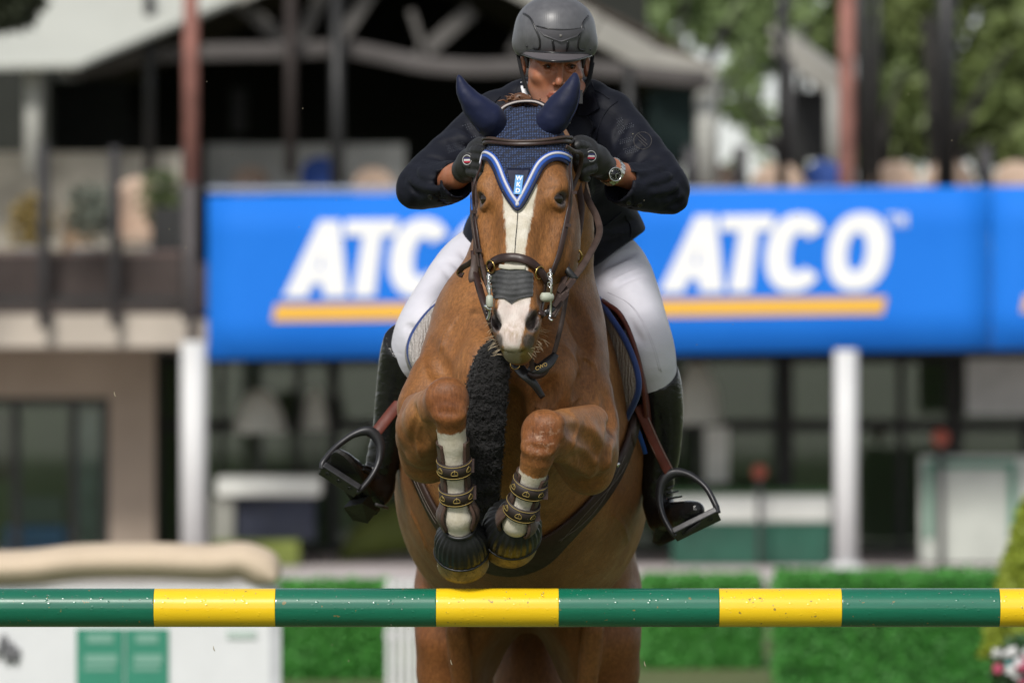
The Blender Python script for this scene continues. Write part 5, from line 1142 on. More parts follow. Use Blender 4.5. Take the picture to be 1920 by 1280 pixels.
# ---- boots on the forelegs, bell boots, hooves
M = Mat('horn_hoof'); v = M.co(scale=(1, 1, 1)); n1 = M.noise(v, 40, 5, .7); n2 = M.noise(v, 150, 3)
cc = M.ramp(n1, [(0.3, (0.075, 0.050, 0.018)), (0.55, (0.20, 0.135, 0.045)), (0.8, (0.30, 0.22, 0.09))]); cc = M.mix(M.ramp(n2, [(0.62, (0, 0, 0)), (0.68, (1, 1, 1))]), cc, (0.02, 0.017, 0.012))
M.set(Base_Color=cc, Roughness=.5, Normal=M.bump(n2, .3, .003)); m_hoof = M.m
m_rub = mat('black_rubber', (0.010, 0.0105, 0.011), 0.40, spec=.35, var=.3, vs=30, bs=90, bst=.12)
M = Mat('brown_boot_shell'); v = M.co(); M.set(Base_Color=M.ramp(M.noise(v, 60, 5), [(0.3, (0.040, 0.024, 0.018)), (0.75, (0.085, 0.056, 0.042))]), Roughness=.5, Normal=M.bump(M.noise(v, 300, 3), .2, .001)); m_shell = M.m
m_strap = mat('dark_elastic_strap', (0.022, 0.014, 0.012), 0.6, bs=700, bst=.3, bd=.0005)
m_gold = mat('gold_thread', (0.28, 0.20, 0.055), 0.6, bst=0)
def leg_gear(C, rad, straps, side, bell, gi):
    words = ("foreleg at image left", "foreleg at image right")[gi]
    t_ = thing('tendon_boot', 'brown open fronted tendon boot with gold patterned straps on the ' + words, 'horse boot', tuple(C[2]), 'tendon boots on the forelegs')
    P = catmull(C, 40); T = unit(np.gradient(P, axis=0)); rr = np.interp(np.linspace(0, 1, 40), np.linspace(0, 1, len(C)), rad)
    F0 = np.array((0, -1., 0))
    def ringpts(i, rad_, a):
        t = T[i]; f = unit(F0 - t * (F0 @ t)); s_ = np.cross(t, f); s_ = s_ if s_[0] > 0 else -s_
        return P[i] + rad_ * (np.sin(a)[:, None] * s_ + np.cos(a)[:, None] * f)
    i0, i1 = int(.15 * 40), int(.76 * 40); an = np.linspace(math.radians(52), math.radians(308), 30); G = []
    for i in range(i0, i1):
        q = (i - i0) / (i1 - i0 - 1); fl = .0045 + .013 * math.exp(-((q - .78) / .18) ** 2)
        G.append(ringpts(i, rr[i] + fl, an))
    G = np.array(G); sh = mesh('shell', *sheet(G, -.005), m_shell, t_)
    for a in (0, -1): mesh('roll_edge', *tube(G[:, a], .0052, None, 8), mat('brown_boot_lining', (0.048, 0.024, 0.015), .8, bs=300, bst=.4), sh)
    for k_, (q, til) in enumerate(straps):
        i = int(q * 40); a = np.linspace(0, 2 * math.pi, 40, endpoint=False); t = T[i]
        pts = ringpts(i, rr[i] + .0105, a) + t * (np.cos(a) * til)[:, None]; nr = unit(pts - P[i])
        B = []; 
        for hh, oo in ((-.019, 0), (.019, 0), (.019, .004), (-.019, .004)): B.append(pts + t * hh + nr * oo)
        V = np.stack(B, 1).reshape(-1, 3); n = 40; F = [(j * 4 + c_, j * 4 + (c_ + 1) % 4, ((j + 1) % n) * 4 + (c_ + 1) % 4, ((j + 1) % n) * 4 + c_) for j in range(n) for c_ in range(4)]
        so_ = mesh('strap', V, F, m_strap, t_, smooth=True)
        fr = [j for j in range(-11, 12)]
        for hh in (-.0155, .0155):
            pp = np.array([pts[j] + t * hh + nr[j] * .0045 for j in fr]); mesh('gold_line', *tube(pp, .0009, None, 4), m_gold, so_)
        for jj in (-6.2, 0, 6.2):
            j = int(round(jj)); sd = np.cross(t, nr[j]); c = pts[j] + nr[j] * .0045
            w_ = .008; pp = np.array([c - sd * w_ + t * .006, c - sd * w_ * .9 - t * .002, c - t * .006, c + sd * w_ * .9 - t * .002, c + sd * w_ + t * .006, c - sd * w_ + t * .006])
            mesh('gold_motif', *tube(pp, .0010, 16, 4), m_gold, so_); mesh('gold_motif', *tube([c + t * .006, c - t * .009], .0008, 3, 4), m_gold, so_)
        for sd_ in (9,):
            c = pts[sd_]; V, F = box((0, 0, 0), (.014, .012, .036)); mesh('strap_end', V + c + nr[sd_] * .004, F, m_leather, so_, smooth=False)
    # bell boot and hoof
    c0, ax, sc_ = bell; ax = unit(ax)
    b_ = thing('bell_boot', 'ribbed black rubber bell boot on the ' + words, 'bell boot', tuple(c0), 'rubber bell boots on the forehooves')
    pr = [(.004, .034), (.0, .037), (.002, .042), (.010, .045), (.018, .052), (.030, .060), (.045, .066), (.062, .069), (.080, .0705), (.096, .071), (.099, .068), (.085, .066), (.05, .06)]
    def mod(i, a): return 1 + (0, 0, 0, 0, .010, .022, .026, .022, .014, .004, 0, 0, 0)[i] * np.sin(a * 26)
    mesh('bell', *lathe(c0, ax, [(h * sc_, r * sc_) for h, r in pr], 240, mod=mod, cap=False), m_rub, b_)
    mesh('lower_rim', *ring(c0 + ax * .096 * sc_, ax, .0705 * sc_, .0035, 48, 8), m_rub, b_)
    mesh('collar', *ring(c0 + ax * .004, ax, .040 * sc_, .0055, 32, 8), m_rub, b_)
    hp = [(.02, .034), (.03, .048), (.06, .056), (.10, .062), (.140, .0672), (.152, .068), (.156, .063), (.148, .045), (.142, .02), (.142, .001)]
    mesh('hoof', *lathe(c0, unit(ax + np.array((0, .03, 0))), [(h * sc_, r * sc_) for h, r in hp], 40, cap=False), m_hoof, horse)
leg_gear(CL, [.043, .0335, .029, .031, .0365, .032, .034], ((.295, .004), (.435, .004)), -1, (W(862, 986, -.105), (.05, .74, -.67), 1.0), 0)
leg_gear(CR, [.043, .0335, .029, .031, .0365, .032, .034], ((.25, .004), (.43, .004)), 1, (W(966, 964, -.115), (-.10, .88, -.47), 1.10), 1)
# ================================================================== the rider
per = thing('person', 'rider in navy jacket, white breeches and black helmet crouching over the jumping horse', 'person', (0.1, 1.1, 2.05))
M = Mat('tanned_skin'); v = M.co(); n1 = M.noise(v, 25, 5); n2 = M.noise(v, 260, 3)
cc = M.ramp(n1, [(0.3, (0.275, 0.098, 0.050)), (0.7, (0.380, 0.160, 0.088))]); cc = M.mix(M.attr('lip'), cc, (0.30, 0.075, 0.05)); cc = M.mix(M.math('MULTIPLY', M.attr('beard'), 0.40), cc, (0.10, 0.068, 0.055))
M.set(Base_Color=cc, Roughness=.45, Specular_IOR_Level=.4, Subsurface_Weight=.12, Subsurface_Scale=.02, Normal=M.bump(n2, .12, .001)); M.b.inputs['Subsurface Radius'].default_value = (1.0, .35, .2); m_skin = M.m
f = Field(axis((-.36, .02, .007), (.02, .215, .0036), (.215, .48, .007)), axis((.14, .34, .006), (.34, .68, .0036), (.68, 1.30, .02)), axis((1.25, 2.30, .02), (2.30, 2.60, .006), (2.60, 2.90, .0036)))
# head, turned a little towards the image right
f.ell(W(1041, 86, .545), (.076, .098, .092), .02)
f.ell(W(1042, 136, .505), (.0690, .083, .078), .02)
f.ell(W(1043, 178, .495), (.050, .070, .048), .025)
for s, x0, x1 in ((-1, 1008, 1018),): f.cone(W(x0, 140, .494), W(x1, 182, .485), .016, .015, .03)
f.ell(W(1043, 203, .445), (.026, .026, .022), .025)
for s, cx in ((-1, 1043), (1, 1048)):
    f.ell(W(cx + s * 31, 143, .452), (.018, .020, .013), .03)
    f.cone(W(cx + s * 40, 165, .505), W(cx + s * 20, 199, .455), .016, .015, .025)
    f.cone(W(cx + s * 8, 115, .419), W(cx + s * 34, 113, .432), .0085, .0075, .014)
    f.ell(W(1049 + s * 22, 126, .420), (.0225, .017, .0135), .007, 's')
    f.chain([W(1049 + s * 10, 126, .430), W(1049 + s * 20, 118.5, .4215), W(1049 + s * 33, 124, .434)], [.0034, .0044, .0036], .004, n=7)
    f.chain([W(1049 + s * 11, 128.5, .430), W(1049 + s * 22, 133.5, .425), W(1049 + s * 33, 128, .434)], [.0028, .0034, .0028], .005, n=7)
    f.ell(W(1048 + s * 8.5, 158, .411), (.0070, .012, .007), .006)
    f.ell(W(1048 + s * 5.5, 163, .402), (.0035, .006, .003), .003, 's')
    f.cone(W(1047 + s * 16, 162, .422), W(1042 + s * 24, 178, .428), .0035, .003, .008, 's')
    ec = W(1041 + s * 60 - (1 if s > 0 else 0), 122 + (2 if s > 0 else 0), .560)
    f.ell(ec, (.010, .018, .031), .012); f.ell(ec + np.array((s * .006, -.012, .002)), (.006, .008, .018), .006, 's')
f.chain([W(1049, 117, .424), W(1050, 132, .409), W(1049, 147, .397), W(1048, 156, .392)], [.0085, .0068, .0072, .0080], .008, n=8)
f.chain([W(1026, 178.5, .424), W(1036, 175.0, .412), W(1042, 176.3, .410), W(1048, 174.8, .412), W(1060, 178, .424)], [.003, .0052, .005, .0052, .003], .006, n=11)
f.chain([W(1028, 180.5, .424), W(1043, 183, .411), W(1058, 180.5, .424)], [.003, .0065, .003], .006, n=9)
f.chain([W(1025, 179.3, .416), W(1043, 179.0, .403), W(1061, 179, .416)], [.0018, .0024, .0018], .003, 's', n=9)
# neck, trunk, arms, hands, legs under the clothes
f.chain([W(1041, 178, .56), W(1041, 215, .63), W(1041, 260, .73)], [.054, .055, .06], .03)
f.chain([W(1041, 250, .72), W(1040, 350, .85), W(1040, 470, 1.1)], [.08, .09, .11], .06, flat=((1, 0, 0), 1.2))
for pts, rad in (([(945, 222, .66), (797, 342, .42), (856, 330, .28), (884, 308, .21), (903, 302, .16)], [.040, .040, .031, .032, .034]), ([(1135, 222, .66), (1240, 350, .43), (1148, 322, .27), (1112, 300, .22), (1094, 292, .18)], [.040, .040, .031, .032, .034]),
                 ([(950, 470, 1.1), (806, 605, .80), (752, 730, .90), (722, 870, .95), (712, 925, .96)], [.085, .055, .048, .034, .03]), ([(1130, 480, 1.1), (1208, 635, .80), (1236, 770, .90), (1236, 900, .96), (1242, 965, .96)], [.085, .055, .046, .034, .03])):
    f.chain([W(*p) for p in pts], rad, .02)
f.chain([W(712, 925, .96), W(655, 885, .82), W(634, 862, .77)], [.028, .028, .02], .01); f.chain([W(1242, 965, .96), W(1275, 963, .85), W(1300, 958, .78)], [.028, .028, .02], .01)
V, Q = f.net(1); vx, vy = PX(V)
fr_ = V[:, 1] < .47
lip = np.clip(1.25 - np.sqrt(((vx - 1043) / 18) ** 2 + ((vy - 179) / 5.8) ** 2), 0, .8) * 1.6 * fr_; lip = np.clip(lip, 0, .85)
beard = np.clip((vy - 160) / 14, 0, 1) * np.clip((V[:, 2] - 2.55) / .02, 0, 1) * (1 - lip)
body = mesh('body', V, Q, m_skin, per, attrs=dict(lip=lip, beard=beard)); RF = f
m_eyew = mat('eye_white', (0.80, 0.76, 0.70), .12, bst=0); m_iris = mat('dark_iris', (0.020, 0.012, 0.008), .08, bst=0)
sph = [(-math.cos(a), max(math.sin(a), 1e-3)) for a in np.linspace(.02, math.pi - .02, 12)]
for s in (-1, 1):
    c = W(1049 + s * 22, 126, .4350); e_ = mesh('eye', *lathe(c, (0, -1, 0), [(h * .0135, r * .0135) for h, r in sph], 20), m_eyew, per)
    ci = W(1049 + s * 22 + 1.2, 125.6, .4342); mesh('iris', *lathe(ci + np.array((0, -.0102, 0)), (0, -1, 0), [(.0012, .0048), (.0026, .0044), (.0034, .0025), (.0037, .0003)], 16, ref=(1, 0, 0)), m_iris, e_)
    P = [W(1049 + s * 9, 114.5, .4105), W(1049 + s * 22, 110.5, .4165), W(1049 + s * 37, 114, .430)]; mesh('eyebrow', *tube(P, [.0014, .0020, .0009], 12, 6), mat('dark_brown_hair', (0.020, 0.012, 0.008), .6, bs=300, bst=.4), per)
    mesh('eyelash', *tube([W(1049 + s * 11, 124.6, .4262), W(1049 + s * 21, 120.8, .4172), W(1049 + s * 32, 124.2, .4300)], [.0009, .0016, .0010], 12, 5), mat('dark_brown_hair', (0.020, 0.012, 0.008)), per)
    mesh('sideburn', *tube([W(1041 + s * 54, 98, .53), W(1041 + s * 53, 112, .52), W(1041 + s * 52, 128, .515)], [.008, .007, .003], 8, 6), mat('dark_brown_hair', (0.020, 0.012, 0.008)), per)

# ---- helmet
hel = empty('helmet', tuple(W(1041, 60, .55))); hel.parent = per; hel.matrix_parent_inverse = per.matrix_world.inverted()
M = Mat('matt_black_shell'); v = M.co(); wv = M.n('TexWave'); wv.inputs['Scale'].default_value = 55; wv.bands_direction = 'X'; M.L(v, wv.inputs['Vector']); n1 = M.noise(v, 40, 4)
M.set(Base_Color=M.ramp(n1, [(0.3, (0.075, 0.075, 0.082)), (0.7, (0.105, 0.105, 0.113))]), Roughness=.42, Coat_Weight=.15, Coat_Roughness=.35, Normal=M.bump(wv.outputs['Fac'], .10, .001)); m_shellh = M.m
m_trimh = mat('black_helmet_trim', (0.015, 0.015, 0.017), .3, bst=.05)
hf = Field.around(W(1041, 60, .55) - np.array((.16, .22, .15)), W(1041, 60, .55) + np.array((.16, .18, .13)), .004)
hf.ell(W(1040.5, 66, .555), (.1115, .140, .098), .0)
hf.ell(W(1040.5, 40, .55), (.092, .120, .064), .03)
hf.cone(W(985, 84, .53), W(1097, 87, .53), .03, .03, .03)
cut = W(1041, 101, .5)
hf.fn(lambda x, y, z: (cut[2] - .004 - .05 * (x - .11) * 0 - z) + 0 * x + .10 * (y - .55), W(1041, 60, .55) - .3, W(1041, 60, .55) + .3, .006, 'i')
hf.ell(W(1041, 120, .56), (.088, .110, .075), .004, 's')
HV2, HQ2 = hf.net(1); mesh('shell', HV2, HQ2, m_shellh, hel)
# peak
a = np.linspace(-1, 1, 26); base = []; tip = []
for q in a:
    base.append(W(1041 + 66 * q, 97 + 2.5 * q + 3 * (1 - q * q), .415 + .11 * abs(q) ** 2.2)); tip.append(W(1043 + 66 * q, 102.5 + 1.5 * q + 12.5 * (1 - abs(q) ** 2.4), .345 + .17 * abs(q) ** 2.4))
u = np.linspace(0, 1, 6)[:, None, None]; base = np.array(base); tip = np.array(tip); G = base * (1 - u) + tip * u
mesh('peak', *sheet(G, .004), mat('grey_black_peak', (0.095, 0.086, 0.092), .5, bs=300, bst=.1), hel)
mesh('peak_edge', *tube(tip, .0028, None, 6), m_trimh, hel)
mesh('rim', *tube(base + np.array((0, -.002, .001)), .003, None, 6), m_trimh, hel)
def hline(nm, pts, wpx, th=.004, m=m_trimh, off=.001): 
    P, N = on(hf, pts, 18, off, sm=2); mesh(nm, *ribbon(P, N, R(wpx), th), m, hel)
hline('ridge', [(982, 26), (995, 34), (1004, 54), (1012, 72), (1012, 91), (1000, 90)], 4)
hline('ridge', [(1103, 31), (1093, 42), (1090, 56), (1085, 74), (1084, 92), (1096, 94)], 4)
hline('ridge', [(1006, 49), (1030, 54), (1055, 56), (1078, 55), (1095, 52)], 2.2, .003)
xs = np.linspace(1010, 1092, 24); ty = 52 + 4 * (1 - ((xs - 1051) / 41) ** 2); byy = np.interp(xs, [1010, 1020, 1051, 1080, 1092], [55, 66, 78, 68, 56]); gy = ty + (byy - ty) * np.linspace(0, 1, 10)[:, None]; gx = np.broadcast_to(xs, gy.shape)
G, N = hf.hit(gx, gy); mesh('front_plate', *sheet(G + N * .004, .004), mat('satin_grey_plate', (0.060, 0.058, 0.066), .38, bst=0), hel)
q_, n_ = hf.hit(1051, 67); mesh('emblem', *lathe(q_ + n_ * .004, n_, [(0, .0045), (.0015, .0042), (.002, .001)], 4), mat('dull_emblem', (.16, .15, .14), .5, bst=0), hel)
hline('vent_bar', [(1036, 76), (1038, 88), (1039, 100)], 4.5); hline('vent_bar', [(1065, 78), (1063, 90), (1061, 101)], 4.5)
for p in ((988, 87), (1107, 93)):
    q_, n_ = hf.hit(*p); mesh('rivet', *lathe(q_, n_, [(0, .003), (.002, .003), (.003, .001)], 10), m_trimh, hel)
m_web = mat('black_webbing', (.008, .008, .009), .8, spec=.2, bs=400, bst=.2)
free('chin_strap', [(970, 92, .55), (973, 112, .53), (979, 138, .515), (988, 165, .50), (1003, 190, .475), (1030, 206, .44), (1050, 204, .44), (1082, 186, .47), (1098, 162, .50), (1106, 135, .515), (1111, 105, .54)], 7, m_web, hel, .004, 60)
free('rear_strap', [(984, 165, .51), (981, 150, .55), (977, 120, .60)], 6, m_web, hel); free('rear_strap', [(1098, 165, .51), (1106, 148, .55), (1112, 118, .60)], 6, m_web, hel)
V, F = box((0, 0, 0), (R(7), .008, R(26))); mesh('buckle', V + W(1089, 182, .45), F, m_trimh, hel, smooth=False)

# ---- shirt collar
mesh('shirt_collar', *ribbon([W(985, 154, .60), W(988, 168, .57), (W(995, 186, .54)), W(1012, 206, .53), W(1040, 222, .53), W(1066, 222, .56)], np.array((0, -1., .25)), .030, .004, 30), mat('white_cotton', (0.74, 0.74, 0.76), .7, bs=500, bst=.15), per)

# ---- jacket
M = Mat('navy_jacket_cloth'); v = M.co(); n1 = M.noise(v, 9, 5); wv = M.noise(M.co(scale=(1, 1, 1)), 900, 2); fold = M.noise(M.co(scale=(1, 1, 1.6)), 14, 3, .5, .6)
M.set(Base_Color=M.ramp(n1, [(0.3, (0.0038, 0.0046, 0.0090)), (0.7, (0.0062, 0.0075, 0.0140))]), Roughness=.65, Specular_IOR_Level=.2, Sheen_Weight=.02, Sheen_Roughness=.5, Normal=M.bump(wv, .10, .0005, M.bump(fold, .22, .02))); M.set(Sheen_Tint=(.55, .6, .8)); m_jack = M.m
jf = Field(axis((-.37, .50, .006)), axis((.16, .75, .006), (.75, 1.34, .012)), axis((2.04, 2.78, .006)))
JO, JE = W(1042, 158, .66), W(1037, 520, 1.04)
jf.loft(JO, JE - JO, (1, 0, 0), float(np.linalg.norm(JE - JO)), [(0, 0, 0, .075, .06, .07), (.08, 0, 0, .09, .08, .10), (.18, 0, 0, .14, .10, .12), (.32, 0, 0, .18, .115, .13), (.55, 0, 0, .195, .125, .13), (.75, 0, .0, .252, .14, .15), (.9, 0, 0, .272, .16, .17), (1, 0, 0, .275, .17, .18)], .03, p=2.3, cap=.02)
jf.ell(W(942, 208, .63), (.068, .08, .058), .05); jf.ell(W(1138, 208, .63), (.068, .08, .058), .05)
jf.ell(W(988, 170, .66), (.055, .07, .028), .04); jf.ell(W(1096, 170, .66), (.055, .07, .028), .04); jf.ell(W(1065, 290, .68), (.13, .13, .13), .06)
jf.chain([W(926, 222, .62), W(860, 286, .52), W(791, 346, .43)], [.066, .065, .063], .025, n=7); jf.ell(W(770, 362, .43), (.036, .05, .040), .02)
jf.chain([W(793, 347, .43), W(830, 344, .35), W(858, 338, .27)], [.062, .057, .050], .015, n=6)
jf.chain([W(1148, 222, .62), W(1196, 286, .52), W(1241, 350, .43)], [.062, .064, .068], .025, n=7); jf.ell(W(1263, 370, .43), (.040, .05, .044), .02)
jf.chain([W(1242, 352, .43), W(1200, 350, .36), W(1160, 345, .29)], [.067, .061, .052], .015, n=6)
# sleeve ends: cut flat and hollow
for p, d, r in ((W(856, 338, .272), W(884, 308, .21) - W(830, 345, .34), .042), (W(1159, 345, .292), W(1112, 305, .22) - W(1200, 352, .37), .044)):
    d = unit(d); jf.fn(lambda x, y, z: np.where((x - p[0]) ** 2 + (y - p[1]) ** 2 + (z - p[2]) ** 2 < .085 ** 2, -((x - p[0]) * d[0] + (y - p[1]) * d[1] + (z - p[2]) * d[2]), 1.0), p - .09, p + .09, 0, 's')
    jf.cone(p - d * .05, p + d * .05, r, r, .003, 's')
# hem: rises towards the sides
for a, b in ((W(1098, 512, .95), W(1210, 432, .95)), (W(900, 488, .95), W(862, 436, .95))):
    dx, dz = b[0] - a[0], b[2] - a[2]; l = math.hypot(dx, dz); nx, nz = (dz / l, -dx / l); nx, nz = (nx, nz) if nz < 0 else (-nx, -nz)
    lo_ = np.array((min(a[0], b[0]) - (.3 if dx < 0 else 0), .62, 2.0)); hi_ = np.array((max(a[0], b[0]) + (.3 if dx > 0 else 0), 1.4, 2.4))
    jf.fn(lambda x, y, z: -((x - a[0]) * nx + (z - a[2]) * nz), lo_, hi_, .006, 's')
hb = W(1000, 508, .95)[2]; jf.fn(lambda x, y, z: z - hb + 0 * x + 0 * y, (-.5, .1, 1.9), (.5, 1.4, 2.4), .006, 's')
def crease(pts, r, k=.012, op='s', y0=.15, dep=.5):
    q = catmull(np.array(pts, float), 14); P, N = jf.hit(q[:, 0], q[:, 1], y0); P = smooth_path(P, 2); P = P + N * r * dep; rr = np.sin(np.linspace(.15, math.pi - .15, 14)) * r; jf.chain(P, rr, k, op)
def jfold(c, d, n_, amp, rad, bend=0.0):
    c = W(*c); d = unit(d); e = unit(np.cross(d, (0, 1, 0)))
    def g(x, y, z):
        x, y, z = x - c[0], y - c[1], z - c[2]; r2 = x * x + y * y + z * z; q = x * d[0] + y * d[1] + z * d[2]; w_ = x * e[0] + z * e[2]
        return (amp * np.sin((q + bend * w_ * w_ * 8 + .3 * w_) * n_) * np.exp(-r2 / rad ** 2)).astype(np.float32)
    jf.add(g, c - 2.4 * rad, c + 2.4 * rad)
jfold((808, 322, .37), (.9, 0, .6), 190, .0045, .055, 1); jfold((775, 350, .40), (1, 0, -.3), 170, .004, .05); jfold((850, 250, .45), (.5, 0, .9), 110, .004, .07, 1); jfold((840, 350, .28), (1, 0, .2), 150, .002, .04)
jfold((1222, 330, .37), (-.9, 0, .55), 180, .0048, .06, 1); jfold((1262, 360, .40), (-1, 0, -.3), 170, .0045, .05); jfold((1205, 260, .45), (-.5, 0, .9), 110, .0042, .075, 1); jfold((1190, 350, .30), (-1, 0, .2), 140, .002, .04)
jfold((1150, 420, .75), (.3, 0, 1), 75, .006, .10, 1); jfold((1090, 440, .8), (-.4, 0, 1), 70, .005, .10); jfold((1140, 240, .52), (.8, 0, .5), 90, .003, .06)
for pts, r_ in (([(792, 312), (806, 326), (832, 332), (850, 326)], .012), ([(778, 330), (796, 340), (826, 346)], .011), ([(764, 345), (782, 356), (806, 360)], .010), ([(806, 298), (826, 310), (846, 312)], .010), ([(842, 262), (862, 274), (880, 276)], .010), ([(870, 225), (884, 245), (896, 262)], .010),
                ([(1248, 318), (1230, 330), (1204, 334), (1184, 328)], .012), ([(1264, 336), (1246, 346), (1214, 350)], .012), ([(1274, 356), (1256, 366), (1228, 368)], .010), ([(1232, 296), (1212, 310), (1186, 314)], .010), ([(1208, 262), (1190, 280), (1168, 284)], .010), ([(1178, 226), (1160, 250), (1150, 275)], .010), ([(1285, 372), (1270, 384), (1248, 388)], .008),
                ([(1195, 410), (1160, 425), (1120, 432)], .014), ([(1190, 440), (1150, 455), (1110, 470)], .012), ([(1130, 300), (1120, 340), (1118, 380)], .014), ([(1092, 320), (1096, 370), (1100, 410)], .012)):
    crease(pts, r_)
for pts, r_ in (([(785, 320), (802, 334), (830, 340)], .007), ([(772, 338), (790, 349), (816, 354)], .007), ([(1256, 328), (1238, 338), (1210, 342)], .007), ([(1268, 346), (1250, 356), (1222, 360)], .007), ([(1200, 270), (1182, 290), (1160, 298)], .007), ([(852, 244), (870, 260), (888, 268)], .007)):
    crease(pts, r_, .016, 'u', dep=-.3)
JV, JQ = jf.net(1); jac = mesh('jacket', JV, JQ, m_jack, per)
def jpatch(nm, rows, off=.006, th=.004, m=m_jack, n=16):
    """rows: (y, x_left, x_right)"""
    r = np.array(rows, float); ys = np.linspace(r[0, 0], r[-1, 0], 22); l = np.interp(ys, r[:, 0], r[:, 1]); q = np.interp(ys, r[:, 0], r[:, 2]); gx = l[:, None] + (q - l)[:, None] * np.linspace(0, 1, n); gy = np.broadcast_to(ys[:, None], gx.shape)
    G, N = jf.hit(gx, gy, y0=.36); 
    for _ in range(3): G[1:-1, 1:-1] = .25 * (G[:-2, 1:-1] + G[2:, 1:-1] + G[1:-1, :-2] + G[1:-1, 2:])
    return mesh(nm, *sheet(G + np.array((0, -off, 0)), th), m, jac)
jpatch('collar', [(150, 1096, 1108), (175, 1092, 1116), (203, 1087, 1123), (217, 1082, 1100)], .010, .006)
jpatch('lapel', [(214, 1068, 1102), (238, 1066, 1117), (262, 1064, 1100), (300, 1062, 1072)], .006, .005)
jpatch('collar', [(150, 974, 986), (175, 966, 990), (203, 958, 1000)], .010, .006); jpatch('lapel', [(200, 968, 1010), (240, 960, 1020)], .006, .005)
def jline(nm, pts, r=.0012, off=.0015, m=m_jack, y0=.2):
    P, N = on(jf, pts, 26, off, y0=y0, sm=2); return mesh(nm, *tube(P, r, None, 5), m, jac)
jline('seam', [(1102, 217), (1117, 238), (1096, 268), (1072, 300)], .0016, .011, y0=.4); jline('seam', [(1112, 168), (1128, 176), (1142, 186)], .0018); jline('seam', [(1118, 262), (1126, 230), (1140, 205), (1158, 190)], .0018)
jline('seam', [(915, 240), (918, 215), (926, 195), (938, 182)], .0018)
jline('cuff_seam', [(1168, 312), (1160, 345), (1157, 380)], .0015); jline('cuff_seam', [(836, 308), (842, 340), (848, 374)], .0015)
jline('panel_seam', [(1172, 405), (1182, 425), (1182, 445)], .002); jline('panel_seam', [(1098, 435), (1130, 425), (1165, 398)], .002)
m_btn = mat('black_button', (0.010, 0.010, 0.012), .25, bst=0)
for p in ((807, 369), (825, 367), (1178, 380), (1199, 384)):
    q_, n_ = jf.hit(p[0], p[1], .15); mesh('button', *lathe(q_ - n_ * .001, unit(n_ + np.array((0, -.5, 0))), [(0, .0075), (.003, .0078), (.0045, .0062), (.0035, .004), (.0035, .0003)], 18), m_btn, jac)
# perforated panels
m_hole = mat('perforation_lining', (0.085, 0.095, 0.115), .7, bst=0)
def perfs(rows):
    parts = []
    for (x, y, nx_, ny_, dx, dy, sk) in rows:
        for i in range(nx_):
            for j in range(ny_):
                px, py = x + i * dx + (dx / 2 if j % 2 else 0) + j * sk, y + j * dy - i * dy * .35
                q_, n_ = jf.hit(px, py, .2); parts.append(lathe(q_, n_, [(-.002, .0012), (.0009, .0011), (.0011, .0002)], 5))
    return joinm(parts)
kind(mesh('perforations', *perfs([(1157, 224, 3, 10, 4, 3.0, .3), (1168, 236, 5, 3, 4, 3, 1.5), (1160, 264, 7, 3, 4, 3.0, 1.5), (1170, 280, 6, 4, 4, 3.0, 1.2), (838, 274, 8, 5, 4.0, 3.0, 1.0), (868, 236, 4, 3, 4.5, 3.5, 4), (884, 258, 3, 2, 4, 3.5, 4), (846, 358, 5, 3, 4, 4, 0.5)]), m_hole, jac), 'stuff')
# sleeve emblem: circle with stepped lines
m_emb = mat('grey_embroidery', (0.060, 0.055, 0.052), .6, bst=0)
th_ = np.linspace(0, 2 * np.pi, 30); cxe, cye = 1205, 264
P, N = jf.hit(cxe + 16.5 * np.cos(th_), cye + 16 * np.sin(th_), .2); mesh('emblem_ring', *tube(P + N * .0006, .0009, None, 4), m_emb, jac)
for k_ in (-1, 0, 1):
    z = [(-11 + 3 * i, -8 + 3.2 * (i // 2) * 1.6 + (3 if i % 2 else 0)) for i in range(8)]; pts = np.array([(cxe + x_ * .9 + k_ * 2, cye + y_ + k_ * 8 - 2) for x_, y_ in z]); pts = pts[np.hypot(pts[:, 0] - cxe, pts[:, 1] - cye) < 15.5]
    if len(pts) > 2: P, N = jf.hit(pts[:, 0], pts[:, 1], .2); mesh('emblem_line', *tube(P + N * .0006, .0009, None, 4), m_emb, jac)

# ---- breeches
M = Mat('white_breeches_cloth'); v = M.co(); fold = M.noise(M.co(scale=(1, 1, 2.2)), 11, 3, .5, .5); wv = M.noise(v, 800, 2)
M.set(Base_Color=M.ramp(M.noise(v, 8, 4), [(0.3, (0.50, 0.495, 0.56)), (0.7, (0.60, 0.595, 0.66))]), Roughness=.75, Sheen_Weight=.2, Normal=M.bump(wv, .12, .0006, M.bump(fold, .16, .02))); m_bre = M.m
bf = Field(axis((-.37, .50, .007)), axis((.62, 1.0, .007), (1.0, 1.38, .012)), axis((1.72, 2.38, .007)))
bf.ell(W(1040, 490, 1.14), (.175, .16, .13), .05)
bf.chain([W(955, 472, 1.10), W(905, 497, 1.0), W(868, 528, .93), (W(830, 573, .84)), W(805, 608, .79), W(786, 640, .80), W(772, 690, .85)], [.105, .102, .092, .080, .072, .064, .055], .03, n=14)
bf.chain([W(1122, 488, 1.10), W(1150, 520, 1.0), W(1172, 560, .91), W(1190, 605, .84), W(1206, 645, .80), W(1217, 680, .82), W(1230, 740, .88)], [.105, .100, .088, .079, .071, .064, .055], .03, n=14)
